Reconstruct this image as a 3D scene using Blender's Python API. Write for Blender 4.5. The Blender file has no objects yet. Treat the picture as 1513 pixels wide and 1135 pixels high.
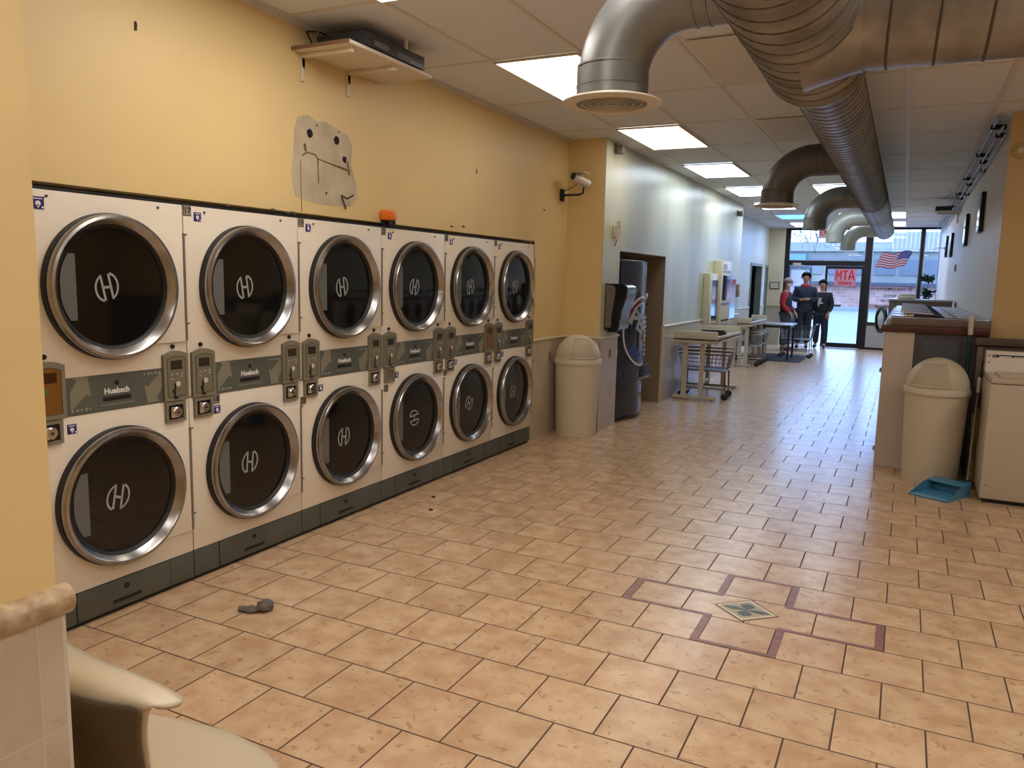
import bpy, bmesh, math, random
from mathutils import Vector, Matrix
random.seed(7)
PI = math.pi
sc = bpy.context.scene
COL = sc.collection

# ---------------------------------------------------------------- camera
YAW, PITCH, ROLL = -0.4606833649885081, -0.13519154686480586, 0.022237954402405655
def cam_axes():
    cy, sy = math.cos(YAW), math.sin(YAW); cp, sp = math.cos(PITCH), math.sin(PITCH)
    f = Vector((sy*cp, cy*cp, sp)); r0 = Vector((cy, -sy, 0)); u0 = r0.cross(f)
    c, s = math.cos(ROLL), math.sin(ROLL)
    return f, c*r0+s*u0, -s*r0+c*u0
f_, r_, u_ = cam_axes()
cam_d = bpy.data.cameras.new('camera'); cam = bpy.data.objects.new('camera', cam_d); COL.objects.link(cam)
m = Matrix((r_, u_, -f_)).transposed().to_4x4(); m.translation = Vector((0, 0, 1.57)); cam.matrix_world = m
cam_d.sensor_fit = 'HORIZONTAL'; cam_d.sensor_width = 36.0; cam_d.lens = 36.0*1155.52/1513.0
cam_d.clip_start = 0.02; cam_d.clip_end = 500
sc.camera = cam

# ---------------------------------------------------------------- world, exposure
sc.view_settings.view_transform = 'Standard'; sc.view_settings.look = 'None'
sc.view_settings.gamma = 1.0; sc.view_settings.use_curve_mapping = False
sc.view_settings.exposure = 0.0
W = bpy.data.worlds.new('overcast'); sc.world = W; W.use_nodes = True
wn = W.node_tree; bg = wn.nodes['Background']
bg.inputs['Color'].default_value = (0.34, 0.55, 1.0, 1); bg.inputs["Strength"].default_value = 11.0
LAMP = 7.0         # ceiling panel radiance

# ---------------------------------------------------------------- materials
def lin(c):
    return tuple(((v/255)/12.92 if v/255 <= 0.04045 else (((v/255)+0.055)/1.055)**2.4) for v in c)
MATS = {}
def mat(name, rgb, rough=0.5, metal=0.0, vary=0.0, scale=8.0, bump=0.0, coat=0.0, rgb2=None, stretch=None, spec=None):
    if name in MATS: return MATS[name]
    M = bpy.data.materials.new(name); M.use_nodes = True; nt = M.node_tree; b = nt.nodes['Principled BSDF']
    c = lin(rgb)
    b.inputs['Base Color'].default_value = (*c, 1); b.inputs['Roughness'].default_value = rough
    b.inputs['Metallic'].default_value = metal; b.inputs['Coat Weight'].default_value = coat
    if spec is not None: b.inputs['Specular IOR Level'].default_value = spec
    tc = nt.nodes.new('ShaderNodeTexCoord'); src = tc.outputs['Object']
    if stretch:
        mp = nt.nodes.new('ShaderNodeMapping'); mp.inputs['Scale'].default_value = stretch
        nt.links.new(src, mp.inputs[0]); src = mp.outputs[0]
    if vary or rgb2 or bump:
        n = nt.nodes.new('ShaderNodeTexNoise'); n.inputs['Scale'].default_value = scale; n.inputs['Detail'].default_value = 5
        nt.links.new(src, n.inputs['Vector'])
        if vary or rgb2:
            r = nt.nodes.new('ShaderNodeMapRange'); r.inputs[1].default_value = 0.35; r.inputs[2].default_value = 0.65
            nt.links.new(n.outputs['Fac'], r.inputs[0])
            mx = nt.nodes.new('ShaderNodeMix'); mx.data_type = 'RGBA'
            c2 = lin(rgb2) if rgb2 else tuple(v*(1-vary) for v in c)
            mx.inputs['A'].default_value = (*c, 1); mx.inputs['B'].default_value = (*c2, 1)
            nt.links.new(r.outputs[0], mx.inputs['Factor']); nt.links.new(mx.outputs['Result'], b.inputs['Base Color'])
        if bump:
            bp = nt.nodes.new('ShaderNodeBump'); bp.inputs['Strength'].default_value = bump; bp.inputs['Distance'].default_value = 0.01
            nt.links.new(n.outputs['Fac'], bp.inputs['Height']); nt.links.new(bp.outputs[0], b.inputs['Normal'])
    MATS[name] = M; return M
def emit(name, rgb, s):
    M = bpy.data.materials.new(name); M.use_nodes = True; b = M.node_tree.nodes['Principled BSDF']
    b.inputs['Base Color'].default_value = (*lin(rgb), 1); b.inputs['Emission Color'].default_value = (*lin(rgb), 1)
    b.inputs['Emission Strength'].default_value = s; MATS[name] = M; return M
def glass_mat(name, tint=(235, 242, 250), gloss=0.06):
    M = bpy.data.materials.new(name); M.use_nodes = True; nt = M.node_tree; nt.nodes.remove(nt.nodes['Principled BSDF'])
    out = nt.nodes['Material Output']; t = nt.nodes.new('ShaderNodeBsdfTransparent'); g = nt.nodes.new('ShaderNodeBsdfGlossy')
    t.inputs[0].default_value = (*lin(tint), 1); g.inputs['Roughness'].default_value = 0.02
    fr = nt.nodes.new('ShaderNodeFresnel'); fr.inputs[0].default_value = 1.45
    mx = nt.nodes.new('ShaderNodeMixShader')
    nt.links.new(fr.outputs[0], mx.inputs[0]); nt.links.new(t.outputs[0], mx.inputs[1]); nt.links.new(g.outputs[0], mx.inputs[2])
    nt.links.new(mx.outputs[0], out.inputs[0]); MATS[name] = M; return M
def N(nt, t, **k):
    n = nt.nodes.new(t)
    for a, v in k.items(): setattr(n, a, v)
    return n
def mth(nt, op, a, b=None, c=None):
    n = N(nt, 'ShaderNodeMath', operation=op)
    for i, v in enumerate((a, b, c)):
        if v is None: continue
        if isinstance(v, (int, float)): n.inputs[i].default_value = v
        else: nt.links.new(v, n.inputs[i])
    return n.outputs[0]
def tile_mat(name, c1, c2, spot, grout, ax, ay, w, d, x0, y0, mortar, rough, offset=True, spotamt=0.8, nscale=9.0, gro_depth=0.3):
    """running-bond or stacked tiles laid in the two given object axes"""
    M = bpy.data.materials.new(name); M.use_nodes = True; nt = M.node_tree; b = nt.nodes['Principled BSDF']; L = nt.links.new
    tc = N(nt, 'ShaderNodeTexCoord'); sp = N(nt, 'ShaderNodeSeparateXYZ'); L(tc.outputs['Object'], sp.inputs[0])
    X = sp.outputs['XYZ'.index(ax)]; Y = sp.outputs['XYZ'.index(ay)]
    a = mth(nt, 'DIVIDE', mth(nt, 'SUBTRACT', Y, y0), d); row = mth(nt, 'FLOOR', a); fy = mth(nt, 'SUBTRACT', a, row)
    if offset:
        par = mth(nt, 'FLOORED_MODULO', row, 2.0); sh = mth(nt, 'MULTIPLY', mth(nt, 'SUBTRACT', 1.0, par), 0.5)
        bb = mth(nt, 'SUBTRACT', mth(nt, 'DIVIDE', mth(nt, 'SUBTRACT', X, x0), w), sh)
    else: bb = mth(nt, 'DIVIDE', mth(nt, 'SUBTRACT', X, x0), w)
    cx = mth(nt, 'FLOOR', bb); fx = mth(nt, 'SUBTRACT', bb, cx)
    ex = mth(nt, 'MULTIPLY', mth(nt, 'MINIMUM', fx, mth(nt, 'SUBTRACT', 1.0, fx)), w)
    ey = mth(nt, 'MULTIPLY', mth(nt, 'MINIMUM', fy, mth(nt, 'SUBTRACT', 1.0, fy)), d)
    e = mth(nt, 'MINIMUM', ex, ey)
    g = N(nt, 'ShaderNodeMapRange'); g.inputs[1].default_value = mortar*0.6; g.inputs[2].default_value = mortar*1.25; L(e, g.inputs[0])
    cv = N(nt, 'ShaderNodeCombineXYZ'); L(cx, cv.inputs[0]); L(row, cv.inputs[1])
    wn_ = N(nt, 'ShaderNodeTexWhiteNoise', noise_dimensions='3D'); L(cv.outputs[0], wn_.inputs['Vector'])
    # pattern coordinates shifted per tile, so no two tiles repeat
    sc_ = N(nt, 'ShaderNodeVectorMath', operation='SCALE'); sc_.inputs['Scale'].default_value = 13.0; L(wn_.outputs['Color'], sc_.inputs[0])
    ad = N(nt, 'ShaderNodeVectorMath', operation='ADD'); L(tc.outputs['Object'], ad.inputs[0]); L(sc_.outputs[0], ad.inputs[1])
    n1 = N(nt, 'ShaderNodeTexNoise'); n1.inputs['Scale'].default_value = nscale; n1.inputs['Detail'].default_value = 6; L(ad.outputs[0], n1.inputs['Vector'])
    r1 = N(nt, 'ShaderNodeMapRange'); r1.inputs[1].default_value = 0.36; r1.inputs[2].default_value = 0.64; L(n1.outputs[0], r1.inputs[0])
    m1 = N(nt, 'ShaderNodeMix', data_type='RGBA'); m1.inputs['A'].default_value = (*lin(c1), 1); m1.inputs['B'].default_value = (*lin(c2), 1); L(r1.outputs[0], m1.inputs['Factor'])
    n2 = N(nt, 'ShaderNodeTexNoise'); n2.inputs['Scale'].default_value = nscale*3.2; n2.inputs['Detail'].default_value = 3; n2.inputs['Distortion'].default_value = 0.8; L(ad.outputs[0], n2.inputs['Vector'])
    r2 = N(nt, 'ShaderNodeMapRange'); r2.inputs[1].default_value = 0.61; r2.inputs[2].default_value = 0.70; r2.inputs[4].default_value = spotamt; L(n2.outputs[0], r2.inputs[0])
    m2 = N(nt, 'ShaderNodeMix', data_type='RGBA'); m2.inputs['B'].default_value = (*lin(spot), 1); L(m1.outputs['Result'], m2.inputs['A']); L(r2.outputs[0], m2.inputs['Factor'])
    br = mth(nt, 'ADD', mth(nt, 'MULTIPLY', wn_.outputs['Value'], 0.10), 0.95)
    m3 = N(nt, 'ShaderNodeVectorMath', operation='SCALE'); L(m2.outputs['Result'], m3.inputs[0]); L(br, m3.inputs['Scale'])
    m4 = N(nt, 'ShaderNodeMix', data_type='RGBA'); m4.inputs['A'].default_value = (*lin(grout), 1); L(m3.outputs[0], m4.inputs['B']); L(g.outputs[0], m4.inputs['Factor'])
    L(m4.outputs['Result'], b.inputs['Base Color'])
    rr = N(nt, 'ShaderNodeMapRange'); rr.inputs[3].default_value = 0.9; rr.inputs[4].default_value = rough; L(g.outputs[0], rr.inputs[0]); L(rr.outputs[0], b.inputs['Roughness'])
    hh = mth(nt, 'ADD', g.outputs[0], mth(nt, 'MULTIPLY', n1.outputs[0], 0.35))
    bp = N(nt, 'ShaderNodeBump'); bp.inputs['Strength'].default_value = gro_depth; bp.inputs['Distance'].default_value = 0.002; L(hh, bp.inputs['Height']); L(bp.outputs[0], b.inputs['Normal'])
    MATS[name] = M; return M

TW, TD, TX, TY = 0.2968, 0.29615, -1.5927, 2.4092
floor_m = tile_mat('floor_tile', (212, 182, 148), (196, 160, 126), (160, 120, 90), (84, 62, 48), 'X', 'Y', TW, TD, TX, TY, 0.0038, 0.25, spotamt=0.6)
wains_m = tile_mat('wainscot_tile', (196, 182, 162), (184, 170, 150), (172, 158, 138), (205, 195, 178), 'Y', 'Z', 0.2, 0.245, 0.0, 0.0, 0.0012, 0.3, offset=False, spotamt=0.4, nscale=6, gro_depth=0.15)
wainx_m = tile_mat('wainscot_tile_end', (196, 182, 162), (184, 170, 150), (172, 158, 138), (205, 195, 178), 'X', 'Z', 0.2, 0.245, 0.0, 0.0, 0.0012, 0.3, offset=False, spotamt=0.4, nscale=6, gro_depth=0.15)
yellow = mat('yellow_paint', (226, 200, 144), 0.45, vary=0.05, scale=2.0)
pale = mat('pale_paint', (212, 209, 178), 0.33, rgb2=(178, 180, 158), scale=1.1, stretch=(1, 1, 0.35))
cream_wall = mat('cream_wall', (222, 208, 180), 0.5, vary=0.04, scale=2)
ceil_m = mat('ceiling_tile', (224, 229, 240), 0.9, vary=0.05, scale=60, bump=0.15)
grid_m = mat('ceiling_grid', (212, 206, 198), 0.5)
white_en = mat('white_enamel', (226, 216, 200), 0.35, vary=0.03, scale=3)
grey_band = mat('grey_band', (84, 88, 80), 0.45)
base_m = mat('grey_base', (84, 86, 78), 0.5, vary=0.1, scale=4)
taupe = mat('taupe_plastic', (122, 116, 98), 0.45)
taupe2 = mat('taupe_inset', (112, 108, 90), 0.4)
amber = mat('amber_plastic', (120, 80, 34), 0.25)
dark = mat('dark_plastic', (26, 26, 28), 0.4)
black = mat('black_rubber', (14, 14, 17), 0.5)
steel = mat('brushed_steel', (168, 166, 166), 0.24, metal=1.0, vary=0.15, scale=20)
chrome = mat('chrome', (210, 210, 212), 0.12, metal=1.0)
dglass = mat('dark_glass', (17, 16, 15), 0.06, spec=0.5)
logo_m = mat('logo_grey', (150, 152, 150), 0.5)
lbl_grey = mat('grey_label', (98, 100, 98), 0.3)
navy = mat('navy_sticker', (38, 34, 110), 0.4)
white_p = mat('white_print', (225, 225, 225), 0.5)
arrow_m = mat('arrow_grey', (126, 122, 104), 0.5)
galv = mat('galvanised', (158, 154, 148), 0.42, metal=0.7, rgb2=(118, 116, 112), scale=5, bump=0.02)
galv_d = mat('galvanised_seam', (92, 88, 84), 0.5, metal=0.7)
ductgrey = mat('painted_duct', (132, 134, 134), 0.38, metal=0.6, vary=0.12, scale=5)
offwhite = mat('off_white_metal', (206, 200, 188), 0.45)
cream_pl = mat('cream_plastic', (208, 198, 176), 0.42)
frame_m = mat('dark_frame', (30, 30, 38), 0.4, metal=0.3)
win_glass = glass_mat('window_glass')

# ---------------------------------------------------------------- geometry helper
class G:
    def __init__(s): s.v = []; s.f = []; s.mi = []; s.cur = 0
    def add(s, vs, fs, M=None):
        o = len(s.v)
        s.v += [tuple((M @ Vector(v)) if M else v) for v in vs]
        s.f += [tuple(i+o for i in f) for f in fs]; s.mi += [s.cur]*len(fs); return s
    def box(s, x0, x1, y0, y1, z0, z1, bev=0, seg=2, M=None):
        x0, x1 = sorted((x0, x1)); y0, y1 = sorted((y0, y1)); z0, z1 = sorted((z0, z1))
        vs = [(x, y, z) for x in (x0, x1) for y in (y0, y1) for z in (z0, z1)]
        fs = [(0, 1, 3, 2), (4, 6, 7, 5), (0, 4, 5, 1), (2, 3, 7, 6), (0, 2, 6, 4), (1, 5, 7, 3)]
        if bev:
            bm = bmesh.new(); bv = [bm.verts.new(v) for v in vs]
            for f in fs: bm.faces.new([bv[i] for i in f])
            bmesh.ops.bevel(bm, geom=bm.edges[:], offset=bev, segments=seg, affect='EDGES', profile=0.5)
            bm.verts.index_update(); vs = [tuple(v.co) for v in bm.verts]; fs = [tuple(v.index for v in f.verts) for f in bm.faces]; bm.free()
        return s.add(vs, fs, M)
    def lathe(s, prof, o=(0, 0, 0), ax=(0, 0, 1), n=32, caps=(False, False), sx=1, sy=1):
        """prof = [(radius, height)] round the axis"""
        ax = Vector(ax).normalized(); t = Vector((0, 0, 1)) if abs(ax.z) < 0.9 else Vector((1, 0, 0))
        a = t.cross(ax).normalized(); b = ax.cross(a); o = Vector(o); vs = []; fs = []
        for r, h in prof:
            for k in range(n):
                th = 2*PI*k/n; vs.append(tuple(o + ax*h + a*(r*math.cos(th)*sx) + b*(r*math.sin(th)*sy)))
        for i in range(len(prof)-1):
            for k in range(n):
                k2 = (k+1) % n; fs.append((i*n+k, i*n+k2, (i+1)*n+k2, (i+1)*n+k))
        if caps[0]: fs.append(tuple(reversed(range(n))))
        if caps[1]: fs.append(tuple(range((len(prof)-1)*n, len(prof)*n)))
        return s.add(vs, fs)
    def cyl(s, p0, p1, r0, r1=None, n=16):
        p0, p1 = Vector(p0), Vector(p1); d = p1-p0
        return s.lathe([(r0, 0), (r0 if r1 is None else r1, d.length)], p0, d, n, (True, True))
    def tube(s, pts, r, n=8, closed=False):
        pts = [Vector(p) for p in pts]; m_ = len(pts); vs = []; fs = []; prev = None
        for i, p in enumerate(pts):
            if closed: d = pts[(i+1) % m_]-pts[i-1]
            else: d = pts[min(i+1, m_-1)]-pts[max(i-1, 0)]
            d.normalize()
            if prev is None:
                t = Vector((0, 0, 1)) if abs(d.z) < 0.9 else Vector((1, 0, 0)); a = t.cross(d).normalized()
            else: a = (prev - d*prev.dot(d)).normalized()
            prev = a; b = d.cross(a); rr = r[i] if isinstance(r, (list, tuple)) else r
            for k in range(n):
                th = 2*PI*k/n; vs.append(tuple(p + a*(rr*math.cos(th)) + b*(rr*math.sin(th))))
        for i in range(m_ if closed else m_-1):
            j = (i+1) % m_
            for k in range(n):
                k2 = (k+1) % n; fs.append((i*n+k, i*n+k2, j*n+k2, j*n+k))
        if not closed: fs.append(tuple(reversed(range(n)))); fs.append(tuple(range((m_-1)*n, m_*n)))
        return s.add(vs, fs)
    def prism(s, poly, o, ux, uy, depth):
        """2-D polygon on the plane o + a*ux + b*uy, given a thickness along ux x uy"""
        o, ux, uy = Vector(o), Vector(ux), Vector(uy); nn = ux.cross(uy).normalized()*depth; n = len(poly)
        vs = [tuple(o+ux*a+uy*b) for a, b in poly] + [tuple(o+ux*a+uy*b+nn) for a, b in poly]
        fs = [tuple(reversed(range(n))), tuple(range(n, 2*n))] + [(i, (i+1) % n, n+(i+1) % n, n+i) for i in range(n)]
        return s.add(vs, fs)
    def strip(s, a, b, o, ux, uy, depth):
        """band between two polylines of equal length, with thickness"""
        for i in range(len(a)-1): s.prism([a[i], a[i+1], b[i+1], b[i]], o, ux, uy, depth)
        return s
    def ball(s, c, r, n=16, m_=10):
        c = Vector(c); r = r if isinstance(r, (tuple, list)) else (r, r, r); vs = [tuple(c+Vector((0, 0, -r[2])))]; fs = []
        for i in range(1, m_):
            ph = -PI/2+PI*i/m_
            for k in range(n):
                th = 2*PI*k/n; vs.append(tuple(c+Vector((r[0]*math.cos(ph)*math.cos(th), r[1]*math.cos(ph)*math.sin(th), r[2]*math.sin(ph)))))
        vs.append(tuple(c+Vector((0, 0, r[2])))); L = len(vs)-1
        for k in range(n):
            k2 = (k+1) % n; fs.append((0, 1+k2, 1+k)); fs.append((L, L-n+k, L-n+k2))
            for i in range(m_-2): fs.append((1+i*n+k, 1+i*n+k2, 1+(i+1)*n+k2, 1+(i+1)*n+k))
        return s.add(vs, fs)
    def text(s, t, size, o, ux, uy, depth=0.001, align='CENTER', bold=0.0, spacing=1.0):
        cu = bpy.data.curves.new('lettering', 'FONT'); cu.body = t; cu.size = size; cu.extrude = depth/2; cu.align_x = align; cu.align_y = 'CENTER'
        cu.offset = bold; cu.resolution_u = 3; cu.space_character = spacing
        ob = bpy.data.objects.new('lettering', cu); COL.objects.link(ob); bpy.context.view_layer.update()
        me = bpy.data.meshes.new_from_object(ob.evaluated_get(bpy.context.evaluated_depsgraph_get()))
        ux, uy = Vector(ux), Vector(uy); uz = ux.cross(uy).normalized()
        M = Matrix((ux, uy, uz)).transposed().to_4x4(); M.translation = Vector(o)
        s.add([tuple(v.co) for v in me.vertices], [tuple(p.vertices) for p in me.polygons], M)
        bpy.data.objects.remove(ob); bpy.data.curves.remove(cu); bpy.data.meshes.remove(me); return s
    def build(s, name, m_, parent=None, smooth=35):
        me = bpy.data.meshes.new(name); me.from_pydata(s.v, [], s.f)
        bm = bmesh.new(); bm.from_mesh(me); bmesh.ops.remove_doubles(bm, verts=bm.verts[:], dist=1e-6)
        bmesh.ops.recalc_face_normals(bm, faces=bm.faces[:]); bm.to_mesh(me); bm.free()
        for x in (m_ if isinstance(m_, (list, tuple)) else [m_]): me.materials.append(x)
        if smooth:
            me.polygons.foreach_set('use_smooth', [True]*len(me.polygons)); me.set_sharp_from_angle(angle=math.radians(smooth))
        o = bpy.data.objects.new(name, me); COL.objects.link(o)
        if parent: o.parent = parent
        return o
def thing(name, label, cat, loc=(0, 0, 0), rz=0, group=None):
    o = bpy.data.objects.new(name, None); COL.objects.link(o); o.location = loc; o.rotation_euler = (0, 0, rz)
    o.empty_display_size = 0.1; o['label'] = label; o['category'] = cat
    if group: o['group'] = group
    return o
def tag(o, label, cat, group=None):
    o['label'] = label; o['category'] = cat
    if group: o['group'] = group
    return o
def struct(o): o['kind'] = 'structure'; return o
def kids(o): return [c for c in COL.objects if c.parent == o]
def dup(root, loc=None, rz=None, label=None, group=None, parent=None):
    r = root.copy(); COL.objects.link(r)
    if parent: r.parent = parent
    if loc is not None: r.location = loc
    if rz is not None: r.rotation_euler = (0, 0, rz)
    if label: r['label'] = label
    if group: r['group'] = group
    for c in kids(root): dup(c, parent=r)
    return r
X_, Y_, Z_ = (1, 0, 0), (0, 1, 0), (0, 0, 1)

# ================================================================ THE SETTING
ZC = 2.97
struct(G().box(-5.2, 4.2, -3.2, 21.42, -0.1, 0).build('floor', floor_m, smooth=0))
struct(G().box(-5.2, 4.2, -3.2, 21.42, ZC, ZC+0.1).build('ceiling', ceil_m, smooth=0))
# T-bar grid
g = G(); xs = [-2.53+0.6085*k for k in range(-4, 11)]; ys = [4.70-1.2165*k for k in range(0, 7)]+[4.70+1.2165*k for k in range(1, 14)]
for x in xs:
    if x < -3.15: continue
    wd = 0.012 if x < -0.3 else 0.019
    g.box(x-wd, x+wd, -3.0, 21.2, ZC-0.006, ZC)
for y in ys:
    if y > 21.1 or y < -3: continue
    g.box(-3.17, 3.9, y-0.011, y+0.011, ZC-0.005, ZC)
struct(g.build('trim_1', grid_m, smooth=0))
struct(G().box(-3.17, -3.145, 0.86, 7.573, ZC-0.03, ZC-0.001).build('trim_2', grid_m, smooth=0))
# a few sagging / replaced ceiling tiles seen as dark-edged panels
g = G()
for (x0, x1, y0, y1) in ((-1.27, -0.72, 4.72, 5.88), (-1.27, -0.72, 7.16, 8.32)):
    g.box(x0, x1, y0, y1, ZC-0.014, ZC-0.0065, bev=0.003)
struct(g.build('ceiling.001', mat('ceiling_tile_grey', (212, 212, 212), 0.9, bump=0.15, scale=60), smooth=0))
# left side
wl = G().box(-3.33, -1.33, -3.0, 0.845, 0, ZC)
struct(wl.build('wall_left', yellow, smooth=0))
g = G().box(-3.25, -3.17, 0.845, 7.573, 1.915, ZC).box(-3.25, -3.17, 6.735, 7.573, 0, 1.915).box(-3.25, -2.78, 7.573, 7.66, 0, ZC)
g.box(-4.2, -4.1, 0.845, 7.6, 0, 1.915).box(-4.1, -3.17, 6.74, 6.80, 0, 1.915).box(-4.1, -3.25, 1.80, 7.573, 1.915, 1.95).box(-4.1, -3.25, 0.845, 1.85, 0, 1.95)
struct(g.build('wall_left.001', yellow, smooth=0))
XM = -2.765
g = G().box(-2.78, XM, 7.573, 8.10, 0, ZC).box(-3.25, XM, 8.10, 9.90, 1.88, ZC).box(-3.25, XM, 9.90, 14.92, 0, ZC).box(-3.25, -2.78, 7.66, 8.10, 0, ZC)
struct(g.build('wall_left.002', pale, smooth=0))
brownj = mat('niche_shade_tone', (150, 132, 110), 0.6)  # brown tone puts the niche's shade into its colour
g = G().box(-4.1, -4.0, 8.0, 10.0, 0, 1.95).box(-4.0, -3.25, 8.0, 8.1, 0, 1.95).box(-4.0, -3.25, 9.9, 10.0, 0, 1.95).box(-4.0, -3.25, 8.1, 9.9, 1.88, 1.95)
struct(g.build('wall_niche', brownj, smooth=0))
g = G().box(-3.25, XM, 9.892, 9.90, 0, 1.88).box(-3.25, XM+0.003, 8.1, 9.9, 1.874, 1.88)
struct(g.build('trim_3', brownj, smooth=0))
# recessed far-left wall with two doorways
XR = -3.2
g = G()
for (a, b) in ((14.92, 18.55), (20.1, 20.62), (21.02, 21.42)): g.box(XR-0.12, XR, a, b, 0, ZC)
for (a, b) in ((18.55, 20.1), (20.62, 21.02)): g.box(XR-0.12, XR, a, b, 2.03, ZC)
struct(g.build('wall_left.003', mat('pale_blue_paint', (205, 208, 200), 0.4, vary=0.03, scale=1), smooth=0))
teal = mat('dark_teal_paint', (46, 64, 66), 0.6)
g = G().box(-4.9, -4.8, 18.3, 21.4, 0, 2.4).box(-4.8, XR-0.12, 18.3, 18.4, 0, 2.4).box(-4.8, XR-0.12, 21.3, 21.4, 0, 2.4).box(-4.9, XR-0.12, 18.3, 21.4, 2.4, 2.45)
struct(g.build('wall_back_room', teal, smooth=0))
jamb = mat('jamb_green', (122, 132, 122), 0.5)
for i, (a, b) in enumerate(((18.55, 20.1), (20.62, 21.02))):
    g = G().box(XR-0.13, XR+0.02, a, a+0.06, 0, 2.03).box(XR-0.13, XR+0.02, b-0.06, b, 0, 2.03).box(XR-0.13, XR+0.02, a+0.06, b-0.06, 1.97, 2.03)
    struct(g.build('trim_%d' % (4+i), jamb, smooth=0))
struct(G().box(-3.2, -2.83, 21.12, 21.42, 0, ZC).build('wall_front', cream_wall, smooth=0))
# right side
struct(G().box(0.655, 0.80, 7.56, 21.42, 0, ZC).build('wall_right', mat('right_wall_paint', (228, 220, 208), 0.5, vary=0.04, scale=2), smooth=0))
struct(G().box(0.80, 4.1, 7.56, 7.70, 0, ZC).box(0.655, 0.80, 7.555, 7.56, 0, ZC).build('wall_right.001', mat('mustard_paint', (204, 176, 128), 0.5, vary=0.05, scale=2), smooth=0))
struct(G().box(4.0, 4.1, -3.1, 7.56, 0, ZC).build('wall_right.002', yellow, smooth=0))
struct(G().box(-1.33, 4.1, -3.1, -3.0, 0, ZC).build('wall_back', yellow, smooth=0))

# wainscot cladding and its cap rails
cap = mat('cream_cap_rail', (214, 200, 174), 0.35, vary=0.1, scale=30)
stone = mat('stone_bullnose', (190, 168, 136), 0.35, rgb2=(150, 124, 94), scale=38)
WH = 0.96
def rail(p0, p1, out, r=0.018, z=0.975, m_=cap, n=1):
    # half-round rail running from p0 to p1
    p0, p1 = Vector((*p0, z)), Vector((*p1, z)); g_ = G(); o = Vector((*out, 0))
    return g_.tube([p0+o*0.006, p1+o*0.006], r, 12).build('trim_%d' % n, m_)
struct(G().box(-1.33, -1.318, -3.0, 0.845, 0, WH).build('trim_10', wains_m, smooth=0))
struct(G().box(-1.34, -1.318, 0.845, 0.852, 0, WH).build('trim_11', offwhite, smooth=0))
struct(rail((-1.33, -3.0), (-1.33, 0.86), (1, 0), 0.028, 0.975, stone, 12))
struct(G().box(-3.17, -3.158, 6.735, 7.573, 0, WH).build('trim_13', wains_m, smooth=0))
struct(rail((-3.165, 6.735), (-3.165, 7.57), (1, 0), 0.016, 0.975, cap, 14))
struct(G().box(-3.158, -2.76, 7.561, 7.573, 0, WH).build('trim_15', wainx_m, smooth=0))
struct(rail((-3.165, 7.565), (-2.757, 7.565), (0, -1), 0.016, 0.975, cap, 16))
struct(G().box(XM, XM+0.012, 7.561, 8.10, 0, WH).box(XM, XM+0.012, 9.93, 14.92, 0, WH).build('trim_17', wains_m, smooth=0))
struct(rail((XM+0.004, 7.555), (XM+0.004, 8.12), (1, 0), 0.016, 0.975, cap, 18))
struct(rail((XM+0.004, 9.90), (XM+0.004, 14.92), (1, 0), 0.018, 0.99, cap, 19))
struct(G().box(XM-0.01, XM+0.02, 9.885, 9.93, 0, 1.0).build('trim_20', cream_wall, smooth=0))
struct(G().box(XR, XR+0.012, 14.92, 18.55, 0, WH+0.03).box(XR, XR+0.012, 20.1, 20.62, 0, WH+0.03).build('trim_21', wains_m, smooth=0))
struct(rail((XR, 14.92), (XR, 18.55), (1, 0), 0.02, 1.01, cap, 22))
struct(rail((XR, 20.1), (XR, 20.62), (1, 0), 0.02, 1.01, cap, 23))
struct(G().box(-3.19, -2.83, 21.105, 21.12, 0, 0.98).build('trim_24', wainx_m, smooth=0))
struct(rail((-3.19, 21.11), (-2.83, 21.11), (0, -1), 0.018, 1.0, cap, 25))

# shop front: frame, doors, windows
YF = 21.3
def barx(g_, x0, x1, z0, z1, y=YF, t=0.06): return g_.box(x0, x1, y-t/2, y+t/2, z0, z1)
g = G()
barx(g, -2.83, -2.73, 0, ZC, t=0.12); barx(g, -0.95, -0.80, 0, ZC, t=0.12); barx(g, 0.24, 0.31, 0.62, ZC, t=0.1)
barx(g, -2.73, -0.95, 2.04, 2.16, t=0.12); barx(g, -2.73, 0.655, ZC-0.05, ZC, t=0.1); barx(g, -0.80, 0.655, 0.60, 0.66, t=0.12)
struct(g.build('trim_30', frame_m, smooth=0))
struct(G().box(-0.80, 0.655, 21.26, 21.34, 0, 0.60).build('wall_front.001', mat('front_panel', (176, 172, 170), 0.4), smooth=0))
struct(G().box(-0.80, 0.655, 21.24, 21.26, 0, 0.05).build('baseboard_front', frame_m, smooth=0))
silver = mat('silver_edge', (190, 198, 215), 0.3, metal=0.6)
def window(n, x0, x1, z0, z1):
    o = struct(G().box(x0, x1, YF-0.004, YF+0.004, z0, z1).build('window_%d' % n, win_glass, smooth=0))
    g_ = G()
    for a, b in ((x0, x0+0.02), (x1-0.02, x1)): g_.box(a, b, YF-0.03, YF-0.005, z0, z1)
    g_.box(x0, x1, YF-0.03, YF-0.005, z0, z0+0.02)
    g_.build('window_frame', silver, o, smooth=0); return o
window(1, -0.80, 0.24, 0.66, ZC-0.05); window(2, 0.31, 0.655, 0.66, ZC-0.05); window(3, -2.73, -0.95, 2.16, ZC-0.05)
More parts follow.
